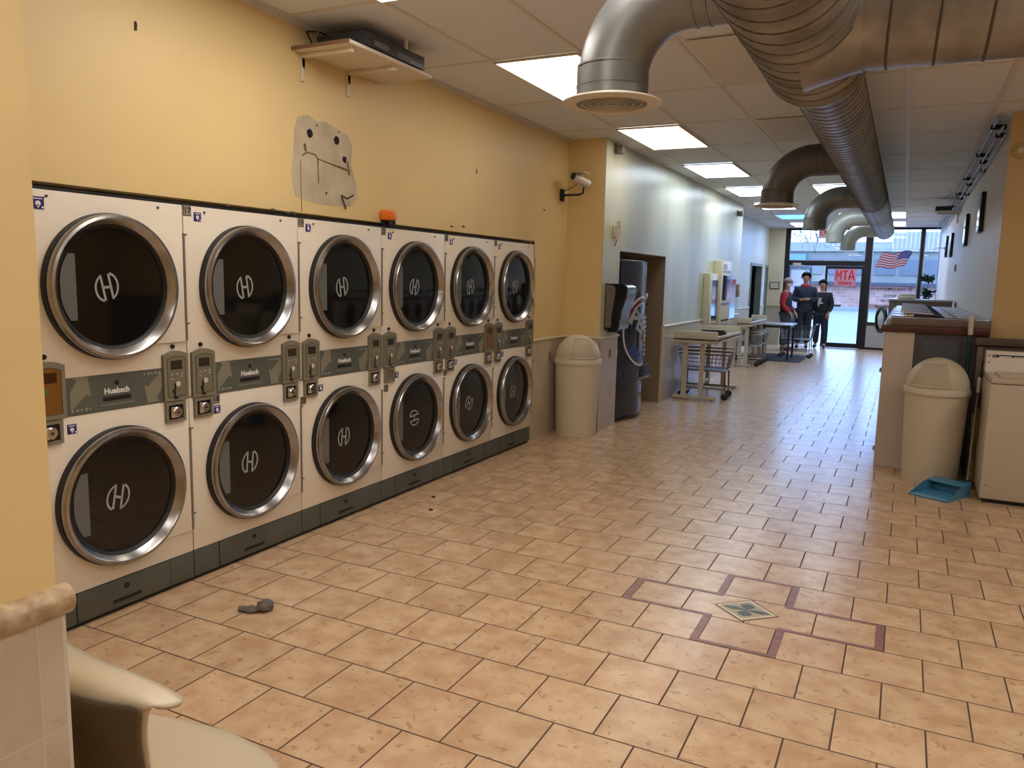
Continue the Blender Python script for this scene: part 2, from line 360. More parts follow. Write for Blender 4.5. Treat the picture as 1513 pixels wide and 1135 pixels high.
def shop_door(n, W_, hinge, rz, bar):
    o = struct(G().box(0, 0.055, -0.022, 0.022, 0.005, 2.035).box(W_-0.055, W_, -0.022, 0.022, 0.005, 2.035)
               .box(0.055, W_-0.055, -0.022, 0.022, 0.005, 0.12).box(0.055, W_-0.055, -0.022, 0.022, 1.965, 2.035).build('door_%d' % n, frame_m, smooth=0))
    o.location = hinge; o.rotation_euler = (0, 0, rz)
    G().box(0.055, W_-0.055, -0.004, 0.004, 0.12, 1.965).build('pane', win_glass, o, smooth=0)
    if bar:
        G().box(0.06, 0.42, -0.075, -0.045, 1.03, 1.08, bev=0.006).box(0.07, 0.10, -0.05, -0.02, 1.03, 1.08).box(0.38, 0.41, -0.05, -0.02, 1.03, 1.08).build('push_bar', mat('bar_bronze', (92, 84, 78), 0.4, metal=0.5), o)
    return o
d2 = shop_door(2, 0.89, (-1.84, YF, 0), 0, True)
d1 = shop_door(1, 0.89, (-2.72, YF, 0), math.radians(58), False)
o = G().box(-2.62, -2.42, YF-0.12, YF-0.06, 2.03, 2.10, bev=0.008).cyl((-2.45, YF-0.09, 2.035), (-2.36, YF-0.09, 2.035), 0.012).build('door_closer', offwhite)
tag(o, 'pale grey door closer on the transom above the open shop door', 'door closer')
# lettering and stickers stuck on the shop front glass (read backwards from inside)
red = mat('sign_red', (214, 44, 58), 0.5); pinkbk = mat('sign_pink', (214, 150, 176), 0.6)
t = thing('window_sign', 'red letter sign stuck inside the closed glass shop door, read backwards', 'sign', (-1.37, YF-0.024, 1.745))
G().box(-0.25, 0.25, -0.004, 0, -0.21, 0.22, bev=0.0015).build('backing', pinkbk, t)
AT = [[(-0.225, -0.05), (-0.185, -0.05), (-0.135, 0.19), (-0.165, 0.19)], [(-0.115, 0.19), (-0.145, 0.19), (-0.105, -0.05), (-0.065, -0.05)], [(-0.195, 0.01), (-0.10, 0.01), (-0.105, 0.045), (-0.19, 0.045)],
      [(-0.055, 0.15), (0.065, 0.15), (0.065, 0.19), (-0.055, 0.19)], [(-0.017, -0.05), (0.025, -0.05), (0.025, 0.15), (-0.017, 0.15)],
      [(0.08, -0.05), (0.115, -0.05), (0.115, 0.19), (0.08, 0.19)], [(0.19, -0.05), (0.225, -0.05), (0.225, 0.19), (0.19, 0.19)], [(0.115, 0.19), (0.115, 0.11), (0.15, 0.0), (0.165, 0.04)], [(0.19, 0.19), (0.14, 0.04), (0.155, 0.0), (0.19, 0.11)]]
g = G()
for q_ in AT: g.prism(q_, (0, -0.0045, 0), (-1, 0, 0), Z_, 0.003)
g.text('INSIDE', 0.10, (0, -0.006, -0.13), (-1, 0, 0), Z_, 0.003, bold=0.003).build('lettering', red, t)
lav = mat('poster_lavender', (168, 160, 188), 0.6); ink = mat('poster_ink', (64, 60, 88), 0.6)
t = thing('poster', 'lavender paper poster with dark text on the open shop door', 'poster', d1.location, math.radians(58))
G().box(0.08, 0.81, -0.012, -0.006, 0.95, 1.93).build('sheet', lav, t, smooth=0)
g = G()
for (x0, x1, z) in ((0.2, 0.6, 1.50), (0.26, 0.66, 1.38), (0.26, 0.68, 1.36), (0.26, 0.66, 1.27), (0.3, 0.62, 1.25), (0.3, 0.6, 1.12)):
    k = x0
    while k < x1: w = random.uniform(0.03, 0.08); g.box(k, min(k+w, x1), -0.015, -0.0125, z-0.02, z+0.022); k += w+0.015
g.build('printed_lines', ink, t, smooth=0)
# flag
t = thing('flag_decal', 'waving stars and stripes flag decal on the big shop window', 'flag', (-0.325, YF-0.012, 2.2))
def fl(u, v):  # u 0..1 left to right in the picture, v 0..1 bottom to top; canton at the right top
    wv = 0.03*math.sin(u*2*PI*1.25+0.6+v*1.2)
    return ((-0.40+u*0.66) + v*0.15, (-0.21+v*0.37) + wv + u*(0.05*(1-v)*-0.2+0.05))
fr_, fw_, fb_ = mat('flag_red', (150, 30, 62), 0.6), mat('flag_white', (214, 200, 214), 0.6), mat('flag_blue', (34, 50, 140), 0.6)
for mm, nm in ((0, 'red_stripes'), (1, 'white_stripes')):
    g = G()
    for i in range(13):
        if i % 2 != mm: continue
        v0, v1 = 1-(i+1)/13, 1-i/13; u1 = 0.60 if i < 7 else 1.0
        st = 20; A = [fl(u1*k/st, v0) for k in range(st+1)]; B = [fl(u1*k/st, v1) for k in range(st+1)]
        g.strip(A, B, (0, 0, 0), X_, Z_, 0.002)
    g.build(nm, fr_ if mm == 0 else fw_, t, smooth=0)
g = G(); st = 12; g.strip([fl(0.6+0.4*k/st, 6/13) for k in range(st+1)], [fl(0.6+0.4*k/st, 1) for k in range(st+1)], (0, 0, 0), X_, Z_, 0.002); cn = g.build('canton', fb_, t, smooth=0)
g = G()
for r in range(9):
    for k in range(6 if r % 2 == 0 else 5):
        a, b = fl(0.6+0.4*(k+0.6+(0.5 if r % 2 else 0))/6.3, 6/13+(7/13)*(r+0.6)/9.2)
        g.prism([(a+0.009*math.cos(q*2*PI/10+PI/2)*(1 if q % 2 == 0 else 0.45), b+0.009*math.sin(q*2*PI/10+PI/2)*(1 if q % 2 == 0 else 0.45)) for q in range(10)], (0, -0.002, 0), X_, Z_, 0.001)
g.build('stars', fw_, cn, smooth=0)
# backward lettering low on the window
t = thing('window_lettering', 'dark backward lettering in a thin frame low on the big shop window', 'lettering', (-0.33, YF-0.008, 1.3))
dki = mat('window_ink', (30, 36, 66), 0.6); pkk = mat('window_pink', (206, 176, 200), 0.7)
G().text('DO YOUR COMPLETE & FULL', 0.072, (0, 0, 0.2), (-1, 0, 0), Z_, 0.003, bold=0.003).text('SERVICE', 0.075, (0, 0, 0.03), (-1, 0, 0), Z_, 0.003, bold=0.002).text('AND WE', 0.075, (-0.04, 0, -0.1), (-1, 0, 0), Z_, 0.003, bold=0.002).text('PICK IT UP', 0.075, (-0.14, 0, -0.24), (-1, 0, 0), Z_, 0.003, bold=0.003).build('lettering', dki, t, smooth=0)
g = G()
for (x0, x1, z0, z1) in ((-0.47, 0.5, 0.26, 0.268), (-0.47, -0.462, -0.32, 0.26), (-0.47, 0.3, -0.32, -0.312), (0.43, 0.438, -0.1, 0.26)): g.box(x0, x1, 0, 0.003, z0, z1)
g.build('outline', dki, t, smooth=0)
G().box(-0.44, 0.4, 0.003, 0.005, 0.155, 0.245).box(-0.46, 0.2, 0.003, 0.005, -0.3, -0.18).build('backing', pkk, t, smooth=0)
# neon frame hanging behind the transom
t = thing('neon_sign', 'unlit neon tube sign hanging tilted behind the glass over the doors', 'sign', (-2.0, YF-0.10, 2.5))
tubem = mat('neon_tube', (214, 220, 232), 0.3)
G().tube([(-0.62, 0, 0.13), (-0.62, 0, 0.13), (-0.56, 0, -0.23), (0.75, 0, 0.02)], 0.009, 6).tube([(-0.62, 0, 0.13), (-0.35, 0, 0.2), (0.0, 0, 0.27), (0.5, 0, 0.24), (0.85, 0, 0.18)], 0.009, 6).build('tube_frame', tubem, t)
g = G()
for i, (cx, cz) in enumerate(((-0.33, 0.0), (-0.08, 0.08), (0.17, 0.1), (0.42, 0.12))):
    g.tube([(cx+0.09*math.cos(k*PI/8), 0, cz+0.11*math.sin(k*PI/8)) for k in range(16)], 0.008, 6, closed=True)
g.build('tube_loops', tubem, t)
G().tube([(-0.1, 0, 0.02), (-0.05, 0, 0.25), (0.05, 0, 0.36), (0.12, 0, 0.42)], 0.006, 6).tube([(-0.14, 0, 0.0), (-0.1, 0, -0.15)], 0.008, 6).build('cord', black, t)
# exit sign
t = thing('exit_sign', 'white exit sign with red letters hanging from the ceiling near the shop front', 'sign', (-1.62, 18.4, 2.56))
G().box(-0.15, 0.17, -0.03, 0.03, 0, 0.22, bev=0.006).build('housing', mat('exit_housing', (214, 200, 200), 0.5), t)
G().text('EXIT', 0.17, (0.01, -0.033, 0.115), X_, Z_, 0.003, bold=0.004).build('lettering', red, t, smooth=0)
G().cyl((0, 0, 0.22), (0, 0, ZC-2.56), 0.008).build('hanger', offwhite, t)
G().cyl((-0.26, 0, 0.22), (-0.2, 0.0, 0.18), 0.035, 0.04).cyl((-0.2, 0, 0.25), (-0.15, 0, 0.2), 0.012).build('emergency_lamp', galv, t)

# outside
struct(G().box(-60, 60, 21.42, 26.0, -0.12, -0.01).build('ground', mat('sidewalk', (134, 130, 122), 0.8, vary=0.08, scale=3), smooth=0))
struct(G().box(-60, 60, 26.0, 54, -0.2, -0.06).build('ground.001', mat('parking_lot', (122, 118, 112), 0.9, vary=0.1, scale=1.5), smooth=0))
struct(G().box(-60, 60, 54, 90, -0.2, 0.15).build('ground.002', mat('far_sidewalk', (124, 122, 118), 0.9), smooth=0))
t = thing('roadside_building', 'long low grey shop building with a brick base across the street', 'building', (-2, 56, 0.15))
bk = tile_mat('brick_far', (170, 126, 108), (144, 100, 86), (188, 156, 138), (160, 136, 124), 'X', 'Z', 0.6, 0.2, 0, 0, 0.015, 0.9, spotamt=0.9, nscale=1.2)
G().box(-12, 12, 0, 6, 0, 1.55).build('brick_base', bk, t, smooth=0)
G().box(-12, 12, 0.1, 6, 1.55, 3.6).build('wall', mat('far_siding', (118, 112, 102), 0.8, vary=0.12, scale=0.7), t, smooth=0)
g = G()
for k in range(16): g.box(-11.5+k*1.45, -10.3+k*1.45, 0.02, 0.1, 2.1, 3.1)
g.build('window', mat('far_window', (78, 80, 82), 0.2), t, smooth=0)
G().box(-12.2, 12.2, -0.5, 0.1, 1.40, 1.62).build('awning', mat('far_awning', (56, 54, 58), 0.8), t, smooth=0)
G().box(-12, 1.0, -0.1, 6, 3.6, 4.2).build('roof', mat('far_roof', (134, 128, 120), 0.8), t, smooth=0)
g = G().box(1.0, 12, -0.1, 6, 3.6, 4.85)
for k in range(45): g.box(1.0+k*0.25, 1.12+k*0.25, -0.16, -0.1, 3.75, 4.8)
g.build('corrugated_fascia', mat('far_corrugated', (160, 146, 138), 0.7), t, smooth=0)
G().box(-5.2, -4.1, -0.3, 0.1, 0.6, 3.4).build('column', mat('far_blue', (92, 122, 150), 0.6), t, smooth=0)
bark = mat('bark', (96, 84, 78), 0.9)
g = G()
def branch(g_, p, d, L, r, k):
    q = p + d*L; g_.tube([p, (p+q)/2+Vector((random.uniform(-.05, .05)*L, 0, 0)), q], [r, r*0.8, r*0.6], 5)
    if k:
        for _ in range(3): branch(g_, q, (d+Vector((random.uniform(-.8, .8), random.uniform(-.6, .6), random.uniform(-.1, .4)))).normalized(), L*0.72, r*0.55, k-1)
branch(g, Vector((0, 0, 0)), Vector((0.05, 0, 1)), 2.6, 0.16, 4)
o = g.build('bare_tree', bark); o.location = (-6.4, 66, 0.15); tag(o, 'bare tree standing behind the low building across the street', 'tree')
t = thing('plant_crate', 'brown wooden crate of leafy plants on the pavement outside the door', 'crate', (-2.95+0.12, 24.5, -0.01), group=None)
G().box(-0.3, 0.22, -0.3, 0.3, 0, 0.42, bev=0.02).build('plinth', mat('white_ledge', (224, 226, 230), 0.7), t)
G().box(-0.12, 0.2, -0.2, 0.2, 0.42, 0.86, bev=0.01).build('crate_box', mat('crate_brown', (122, 96, 84), 0.8, vary=0.2, scale=9), t)
def leaf_cloud(c, rad, n, size, rnd=random):
    g_ = G()
    for _ in range(n):
        p = Vector(c)+Vector((rnd.gauss(0, rad[0]), rnd.gauss(0, rad[1]), rnd.gauss(0, rad[2])))
        d = Vector((rnd.gauss(0, 1), rnd.gauss(0, 1), rnd.gauss(0, 0.7))).normalized(); s_ = d.cross(Vector((rnd.random(), rnd.random(), 1))).normalized()
        L = size*rnd.uniform(0.7, 1.2); w = L*0.3
        up = d.cross(s_)*0.1*L
        g_.add([tuple(p), tuple(p+d*L*0.4+s_*w+up), tuple(p+d*L), tuple(p+d*L*0.4-s_*w+up)], [(0, 1, 2), (0, 2, 3)])
    return g_
leaf_cloud((-0.2, 0, 0.75), (0.07, 0.1, 0.12), 90, 0.12).build('leaves', mat('pale_leaf', (128, 150, 130), 0.6), t, smooth=0)

# ================================================================ LIGHTS
lamp_m = emit('lamp_panel', (255, 250, 243), LAMP)
lamp_n = emit('lamp_panel_near', (255, 246, 232), LAMP*0.62)
lamp_o = emit('lamp_panel_overhead', (255, 248, 240), LAMP*1.3)
lamp_c = emit('lamp_panel_cool', (226, 240, 255), LAMP*1.2)
lamp_d = emit('lamp_panel_dim', (120, 190, 245), 1.6)
def troffer(x0, y0, label, m_=lamp_m, group=None):
    t_ = thing('ceiling_light', label, 'ceiling light', (x0+0.304, y0+0.608, ZC-0.022), group=group)
    G().box(-0.29, 0.29, -0.595, 0.595, 0.004, 0.010).build('diffuser', m_, t_, smooth=0)
    g_ = G()
    for a in ((-0.30, -0.285, -0.604, 0.604), (0.285, 0.30, -0.604, 0.604), (-0.285, 0.285, -0.604, -0.59), (-0.285, 0.285, 0.59, 0.604)): g_.box(*a, 0.0, 0.015)
    g_.build('frame', offwhite, t_, smooth=0); return t_
XA = -2.53; XB = -1.313; XD = -0.7045
S = 1.2165
names = ['nearest lit ceiling panel, half hidden behind the first duct elbow', 'second lit ceiling panel, beside the wall corner past the dryers', 'third lit ceiling panel in the row along the left wall', 'fourth lit ceiling panel along the left wall, before the second duct elbow', 'fifth ceiling panel along the left wall, cut by the second duct outlet', 'bluish dim ceiling panel, sixth along the left wall', 'last lit ceiling panel of the left row, by the shop front']
for i, nm in enumerate(names):
    troffer(XA, 4.70+2*S*i, nm, lamp_d if i == 5 else (lamp_n if i < 2 else lamp_c))
troffer(XB, 4.70+6*S, 'lit ceiling panel above the third duct elbow, left of the main duct', lamp_c)
troffer(XB, 4.70+10*S, 'lit ceiling panel above the fourth duct elbow, mostly hidden', lamp_c)
troffer(XD, 4.70+10*S, 'lit ceiling panel just right of the far end of the main duct', lamp_c)
troffer(XD, 4.70+12*S, 'small lit ceiling panel right of the duct end, nearest the shop window', lamp_c)
for (x, y, nm) in ((XA, 4.70-2*S, 'lit ceiling panel above the dryer numbered 17, out of the view'), (0.513, 4.70-4*S, 'lit ceiling panel behind the viewer in the middle'), (2.338, 4.70-2*S, 'lit ceiling panel above the white washer side'), (2.338, 4.70-4*S, 'lit ceiling panel behind the viewer on the right'), (1.73, 4.70, 'added fill panel in the ceiling, right of the view over the white washer'), (XB, 4.70-2*S, 'lit ceiling panel above the near floor left of the duct'), (0.513, 4.70-2*S, 'lit ceiling panel above the near floor right of the duct'), (XB, 4.70-4*S, 'lit ceiling panel behind the viewer on the left')):  # panel right of the view is added fill for wall and washer
    troffer(x, y, nm, lamp_o)

# ================================================================ STACKED DRYERS
def h_logo(scale=1.0):
    """two half-moon outlines joined by a crossbar"""
    g_ = G(); n = 14
    for sg in (1, -1):
        out = []; inn = []
        for k in range(n+1):
            a = -PI*0.5+PI*k/n*0.86+0.32
            out.append((sg*(0.010+0.048*math.cos(a)), sg*(0.060*math.sin(a)+0.004))); inn.append((sg*(0.012+0.037*math.cos(a)), sg*(0.050*math.sin(a)+0.003)))
        g_.strip(out, inn, (0, 0, 0), (0, scale, 0), (0, 0, scale), 0.0008)
        q = [(sg*0.022, sg*-0.052), (sg*0.033, sg*-0.054), (sg*0.016, sg*0.056), (sg*0.005, sg*0.058)]
        g_.prism(q if sg > 0 else q, (0, 0, 0), (0, scale, 0), (0, 0, scale), 0.0008)
    g_.prism([(-0.02, -0.006), (0.02, -0.006), (0.02, 0.006), (-0.02, 0.006)], (0, 0, 0), (0, scale, 0), (0, 0, scale), 0.0008)
    return g_
def porthole(root, cu, cv, r, p0, p1, logo_rot):
    d = G().box(0, 0.012, cu+0.01, 0.785, p0, p1, bev=0.003).build('door', white_en, root)
    hg = G().box(0.0, 0.014, 0.786, 0.797, p0+0.005, p1-0.005)
    for z in (p0+0.05, p1-0.05): hg.cyl((0.006, 0.79, z-0.03), (0.006, 0.79, z+0.03), 0.008, n=8).cyl((0.01, 0.80, z+0.035), (0.022, 0.802, z+0.04), 0.004, n=6)
    hg.build('hinge', mat('hinge_grey', (132, 124, 114), 0.4, metal=0.4), d)
    G().lathe([(r-0.01, 0), (r+0.004, 0.002), (r+0.004, 0.028), (r-0.012, 0.034)], (0, cu, cv), X_, 64).build('gasket', black, d)
    G().lathe([(r-0.006, 0.02), (r, 0.030), (r, 0.050), (r-0.006, 0.060), (r-0.018, 0.063), (r-0.025, 0.058), (r-0.046, 0.026), (r-0.050, 0.022)], (0, cu, cv), X_, 72).build('door_ring', steel, d)
    G().lathe([(r-0.045, 0.03), (r-0.056, 0.022), (r-0.060, 0.012)], (0, cu, cv), X_, 64).build('inner_seal', black, d)
    gl = G().lathe([(0.0005, 0.018), (r*0.5, 0.0175), (r-0.06, 0.014)], (0, cu, cv), X_, 64).build('door_glass', dglass, d)
    lg = h_logo(1.0).build('logo', logo_m, gl, smooth=0); lg.location = (0.0195, cu-0.035, cv); lg.rotation_euler = (logo_rot, 0, 0)
    rr = r-0.066; pts = []
    for v in (-0.145, 0.145): pass
    L0 = [(-math.sqrt(rr*rr-z*z), z) for z in [-0.14+0.28*k/8 for k in range(9)]]; L1 = [(-0.175, z) for _, z in L0]
    L0 = [(max(a, -0.245), z) for a, z in L0]
    G().strip([(a+cu, b+cv) for a, b in L1], [(a+cu, b+cv) for a, b in L0], (0.0165, 0, 0), Y_, Z_, 0.001).build('instruction_label', lbl_grey, gl, smooth=0)
    return d
def ctrl_panel(root, u0, amb=False):
    w = 0.143; top = [(u0+w*k/10, 1.168+0.018*math.sin(PI*k/10)) for k in range(11)]
    poly = [(u0, 0.945), (u0+w, 0.945)]+top[::-1]
    p = G().prism(poly, (0.0, 0, 0), Y_, Z_, 0.016).build('control_panel', taupe, root, smooth=0)
    tin = [(u0+0.018+(w-0.036)*k/10, 1.148+0.014*math.sin(PI*k/10)) for k in range(11)]
    pin = [(u0+0.018, 0.965), (u0+w-0.018, 0.965)]+tin[::-1]
    G().prism(pin, (0.0155, 0, 0), Y_, Z_, 0.002).build('inset_plate', amber if amb else taupe2, p, smooth=0)
    g_ = G()
    g_.strip([(pin[i][0], pin[i][1]) for i in range(len(pin))]+[pin[0]], [((q[0]-(u0+w/2))*0.955+u0+w/2, (q[1]-1.06)*0.975+1.06) for q in pin]+[((pin[0][0]-(u0+w/2))*0.955+u0+w/2, (pin[0][1]-1.06)*0.975+1.06)], (0.0176, 0, 0), Y_, Z_, 0.001)
    g_.build('recess_edge', mat('panel_shadow_gap', (70, 64, 50), 0.6), p, smooth=0)
    G().box(0.0175, 0.019, u0+0.038, u0+0.104, 1.097, 1.140).build('display', mat('display', (52, 46, 38), 0.2) if not amb else mat('display_amber', (60, 34, 20), 0.2), p, smooth=0)
    g_ = G()
    if not amb:
        for a, b in ((0.042, 1.072), (0.072, 1.073), (0.100, 1.074), (0.042, 1.052), (0.100, 1.060)): g_.box(0.0175, 0.020, u0+a-0.008, u0+a+0.008, b-0.005, b+0.004, bev=0.001)
        g_.build('buttons', mat('button_grey', (150, 146, 130), 0.4), p)
        G().lathe([(0.001, 0.021), (0.013, 0.020), (0.0135, 0.0175)], (0, u0+0.078, 1.025), X_, 20, sy=1).build('price_badge', mat('badge', (196, 194, 184), 0.4), p)
        G().box(0.0175, 0.0195, u0+0.055, u0+0.064, 0.995, 1.03).box(0.0175, 0.021, u0+0.045, u0+0.058, 0.985, 1.0).box(0.0175, 0.0195, u0+0.051, u0+0.062, 0.958, 0.99).box(0.0175, 0.028, u0+0.058, u0+0.07, 0.956, 0.962).build('coin_slot', black, p, smooth=0)
    else:
        G().lathe([(0.001, 0.021), (0.012, 0.020), (0.0125, 0.0175)], (0, u0+0.055, 1.06), X_, 20).build('start_button', mat('button_green', (80, 100, 50), 0.4), p)
    G().cyl((0.0, u0+w/2-0.008, 1.206), (0.008, u0+w/2-0.008, 1.206), 0.011, n=16).build('lock_plug', black, p)
    return p
def coin_lock(root, u0, empty=False):
    w = 0.115; z0 = 0.84; z1 = 0.938
    p = G().box(0, 0.014, u0, u0+w, z0, z0+0.014).box(0, 0.014, u0, u0+w, z1-0.014, z1).box(0, 0.014, u0, u0+0.014, z0+0.014, z1-0.014).box(0, 0.014, u0+w-0.014, u0+w, z0+0.014, z1-0.014).build('coin_box', taupe, root, smooth=0)
    G().box(0.001, 0.003, u0+0.014, u0+w-0.014, z0+0.014, z1-0.014).build('recess', taupe2 if empty else black, p, smooth=0)
    if not empty:
        G().lathe([(0.026, 0.003), (0.026, 0.024), (0.022, 0.028), (0.001, 0.028)], (0, u0+w/2, (z0+z1)/2), X_, 24).box(0.003, 0.022, u0+w/2-0.034, u0+w/2, (z0+z1)/2-0.027, (z0+z1)/2+0.027, bev=0.004).build('lock_barrel', chrome, p)
        G().lathe([(0.006, 0.028), (0.006, 0.030), (0.001, 0.030)], (0, u0+w/2, (z0+z1)/2), X_, 12).build('keyhole', black, p)
    return p
def sticker(root, u, v, s=0.044):
    p = G().box(0, 0.0015, u, u+s, v, v+s).build('sticker', navy, root, smooth=0)
    G().lathe([(0.001, 0.0024), (s*0.22, 0.0024), (s*0.22, 0.0016)], (0, u+s*0.5, v+s*0.46), X_, 14).box(0.0016, 0.0024, u+s*0.15, u+s*0.85, v+s*0.80, v+s*0.88).box(0.0016, 0.0024, u+s*0.44, u+s*0.56, v+s*0.12, v+s*0.4).lathe([(0.001, 0.0025), (s*0.09, 0.0025), (s*0.09, 0.0016)], (0, u+s*0.87, v+s*0.16), X_, 10).build('shield_print', white_p, p, smooth=0)
    return p
def number(root, txt, u, v, s=0.047):
    p = G().box(0, 0.0015, u, u+s, v, v+s).build('number_label', mat('label_edge', (50, 46, 40), 0.5), root, smooth=0)
    G().box(0.0016, 0.0022, u+0.004, u+s-0.004, v+0.004, v+s-0.004).build('label_face', mat('label_face', (150, 142, 124), 0.5), p, smooth=0)
    G().text(txt, s*0.86, (0.0024, u+s*0.5, v+s*0.5), Y_, Z_, 0.0006, bold=0.0012).build('digits', black, p, smooth=0)
    return p
def arrow(flip):
    q = [(-0.045, -0.075), (0.01, -0.055), (0.035, 0.0), (0.052, -0.02), (0.052, 0.072), (-0.02, 0.072), (0.0, 0.052), (-0.045, 0.0)]
    q = [(-0.045, -0.075), (0.03, -0.01), (0.052, -0.02), (0.036, 0.07), (-0.03, 0.066), (-0.012, 0.052), (-0.045, 0.005)]
    return [(-a, -b) for a, b in q] if flip else q
def dryer(first_amber=False):
    rt = thing('stacked_dryer', '', 'dryer')
    b_ = G().box(-0.80, 0, 0.003, 0.797, 0.16, 0.944, bev=0.004).box(-0.80, 0, 0.003, 0.797, 0.950, 1.880, bev=0.004).build('cabinet', white_en, rt)
    G().box(-0.79, -0.008, 0.006, 0.794, 0.03, 0.16).box(-0.05, 0, 0.003, 0.162, 0.022, 0.158, bev=0.002).box(-0.05, 0, 0.655, 0.797, 0.022, 0.158, bev=0.002).build('plinth', base_m, rt)
    bp = G().box(-0.04, 0.004, 0.166, 0.651, 0.024, 0.157, bev=0.002).build('base_panel', base_m, rt)
    G().box(0.004, 0.006, 0.335, 0.485, 0.050, 0.066, bev=0.0009).build('grip_slot', black, bp); G().box(0.004, 0.0075, 0.33, 0.50, 0.034, 0.038).build('lip', grey_band, bp, smooth=0)
    G().cyl((0.003, 0.41, 0.116), (0.007, 0.41, 0.116), 0.013, n=16).build('panel_lock', black, bp)
    G().box(-0.30, -0.02, 0.0, 0.80, 0.0, 0.03).build('toe_kick', black, rt, smooth=0)
    G().box(-0.04, -0.004, 0.0, 0.80, 1.880, 1.893).build('top_gap_strip', black, rt, smooth=0)
    porthole(rt, 0.403, 1.490, 0.315, 1.226, 1.752, 0.0); porthole(rt, 0.410, 0.548, 0.315, 0.272, 0.806, -0.25)
    bd = G().box(0, 0.004, 0.160, 0.648, 0.947, 1.108).build('centre_band', grey_band, rt, smooth=0)
    G().text('Huebsch', 0.036, (0.005, 0.405, 1.031), Y_, Z_, 0.0008, bold=0.0011).build('lettering', white_p, bd, smooth=0)
    G().box(0.004, 0.006, 0.335, 0.475, 0.988, 1.008, bev=0.0009).build('grip_slot', black, bd)
    G().box(0.004, 0.006, 0.32, 0.49, 0.969, 0.973).build('lip', mat('lip_grey', (128, 128, 116), 0.5), bd, smooth=0)
    G().cyl((0.003, 0.405, 1.066), (0.006, 0.405, 1.066), 0.011, n=14).build('band_lock', black, bd)
    G().prism(arrow(False), (0.004, 0.228, 1.04), Y_, Z_, 0.001).build('arrow', arrow_m, bd, smooth=0)
    G().prism(arrow(True), (0.004, 0.598, 1.02), Y_, Z_, 0.001).build('arrow', arrow_m, bd, smooth=0)
    g_ = G()
    for (a, z) in ((0.188, 0.966), (0.545, 1.090)):
        for k in range(5): g_.box(0.004, 0.005, a+k*0.02, a+k*0.02+(0.012 if k % 2 else 0.008), z-0.006, z+0.005)
    g_.build('small_symbols', mat('symbol_grey', (140, 142, 132), 0.5), bd, smooth=0)
    ctrl_panel(rt, 0.016, first_amber); ctrl_panel(rt, 0.648)
    coin_lock(rt, 0.026); coin_lock(rt, 0.656)
    g_ = G()
    for u_0 in (0.13, 0.66): g_.cyl((0, u_0, 1.855), (0.006, u_0, 1.855), 0.006, n=8)
    g_.build('screws', grey_band, rt)
    return rt
XDR, YDR, DW = -3.13, 1.912, 0.8
proto = dryer(); grp = 'stacked dryers along the left wall'
dry = []
dl = ['stacked white dryer nearest the viewer, brown panel on its left edge', 'stacked white dryer numbered 17 above 18, second from the near end', 'stacked white dryer with number 19 on it, third from the near end',
      'stacked white dryer just beyond the orange beacon, fourth from the near end', 'stacked white dryer with a brown panel at its right edge, fifth in the row', 'stacked white dryer at the far end, beside the yellow wall corner']
for k in range(6):
    d = proto if k == 0 else dup(proto)
    d.location = (XDR, YDR+DW*k, 0); d['label'] = dl[k]; d['group'] = grp; dry.append(d)
def swap(root, name, u_lo, u_hi, fn):
    """replace a child (by kind and side) with another version"""
    for c in kids(root):
        if c.name.split('.')[0] == name:
            ys_ = [v.co.y for v in c.data.vertices]
            if u_lo <= min(ys_) <= u_hi:
                for s_ in kids(c): bpy.data.objects.remove(s_)
                bpy.data.objects.remove(c); break
    fn()
def setlogo(root, which, ang):
    lo = []
    for c in kids(root):
        if c.name.split('.')[0] == 'door':
            for gk in kids(c):
                if gk.name.split('.')[0] == 'door_glass':
                    for l in kids(gk):
                        if l.name.split('.')[0] == 'logo': lo.append(l)
    lo.sort(key=lambda o: -o.location.z); lo[which].rotation_euler = (ang, 0, 0)
setlogo(dry[0], 0, 0.05); setlogo(dry[1], 0, 0.0); setlogo(dry[3], 0, -0.35); setlogo(dry[3], 1, 1.5); setlogo(dry[4], 1, -0.7); setlogo(dry[0], 1, -0.35)
swap(dry[0], 'control_panel', 0, 0.1, lambda: ctrl_panel(dry[0], 0.016, True))
swap(dry[4], 'control_panel', 0.6, 0.7, lambda: ctrl_panel(dry[4], 0.648, True))
swap(dry[3], 'coin_box', 0, 0.1, lambda: coin_lock(dry[3], 0.026, True))
for k in range(1, 6): number(dry[k], str(15+2*k), 0.003, 1.831); sticker(dry[k], 0.066 if k < 3 else 0.075, 1.808)
sticker(dry[0], 0.07, 1.80, 0.05)
number(dry[1], '18', 0.147, 0.893); number(dry[2], '20', 0.003, 0.80); number(dry[3], '22', 0.03, 0.775); number(dry[4], '24', 0.003, 0.81)
for k, (u, v) in enumerate(((0.165, 0.868), (0.156, 0.842), (0.16, 0.86), (0.16, 0.86), (0.16, 0.88), (0.17, 0.88))): sticker(dry[k], u, v, 0.042)
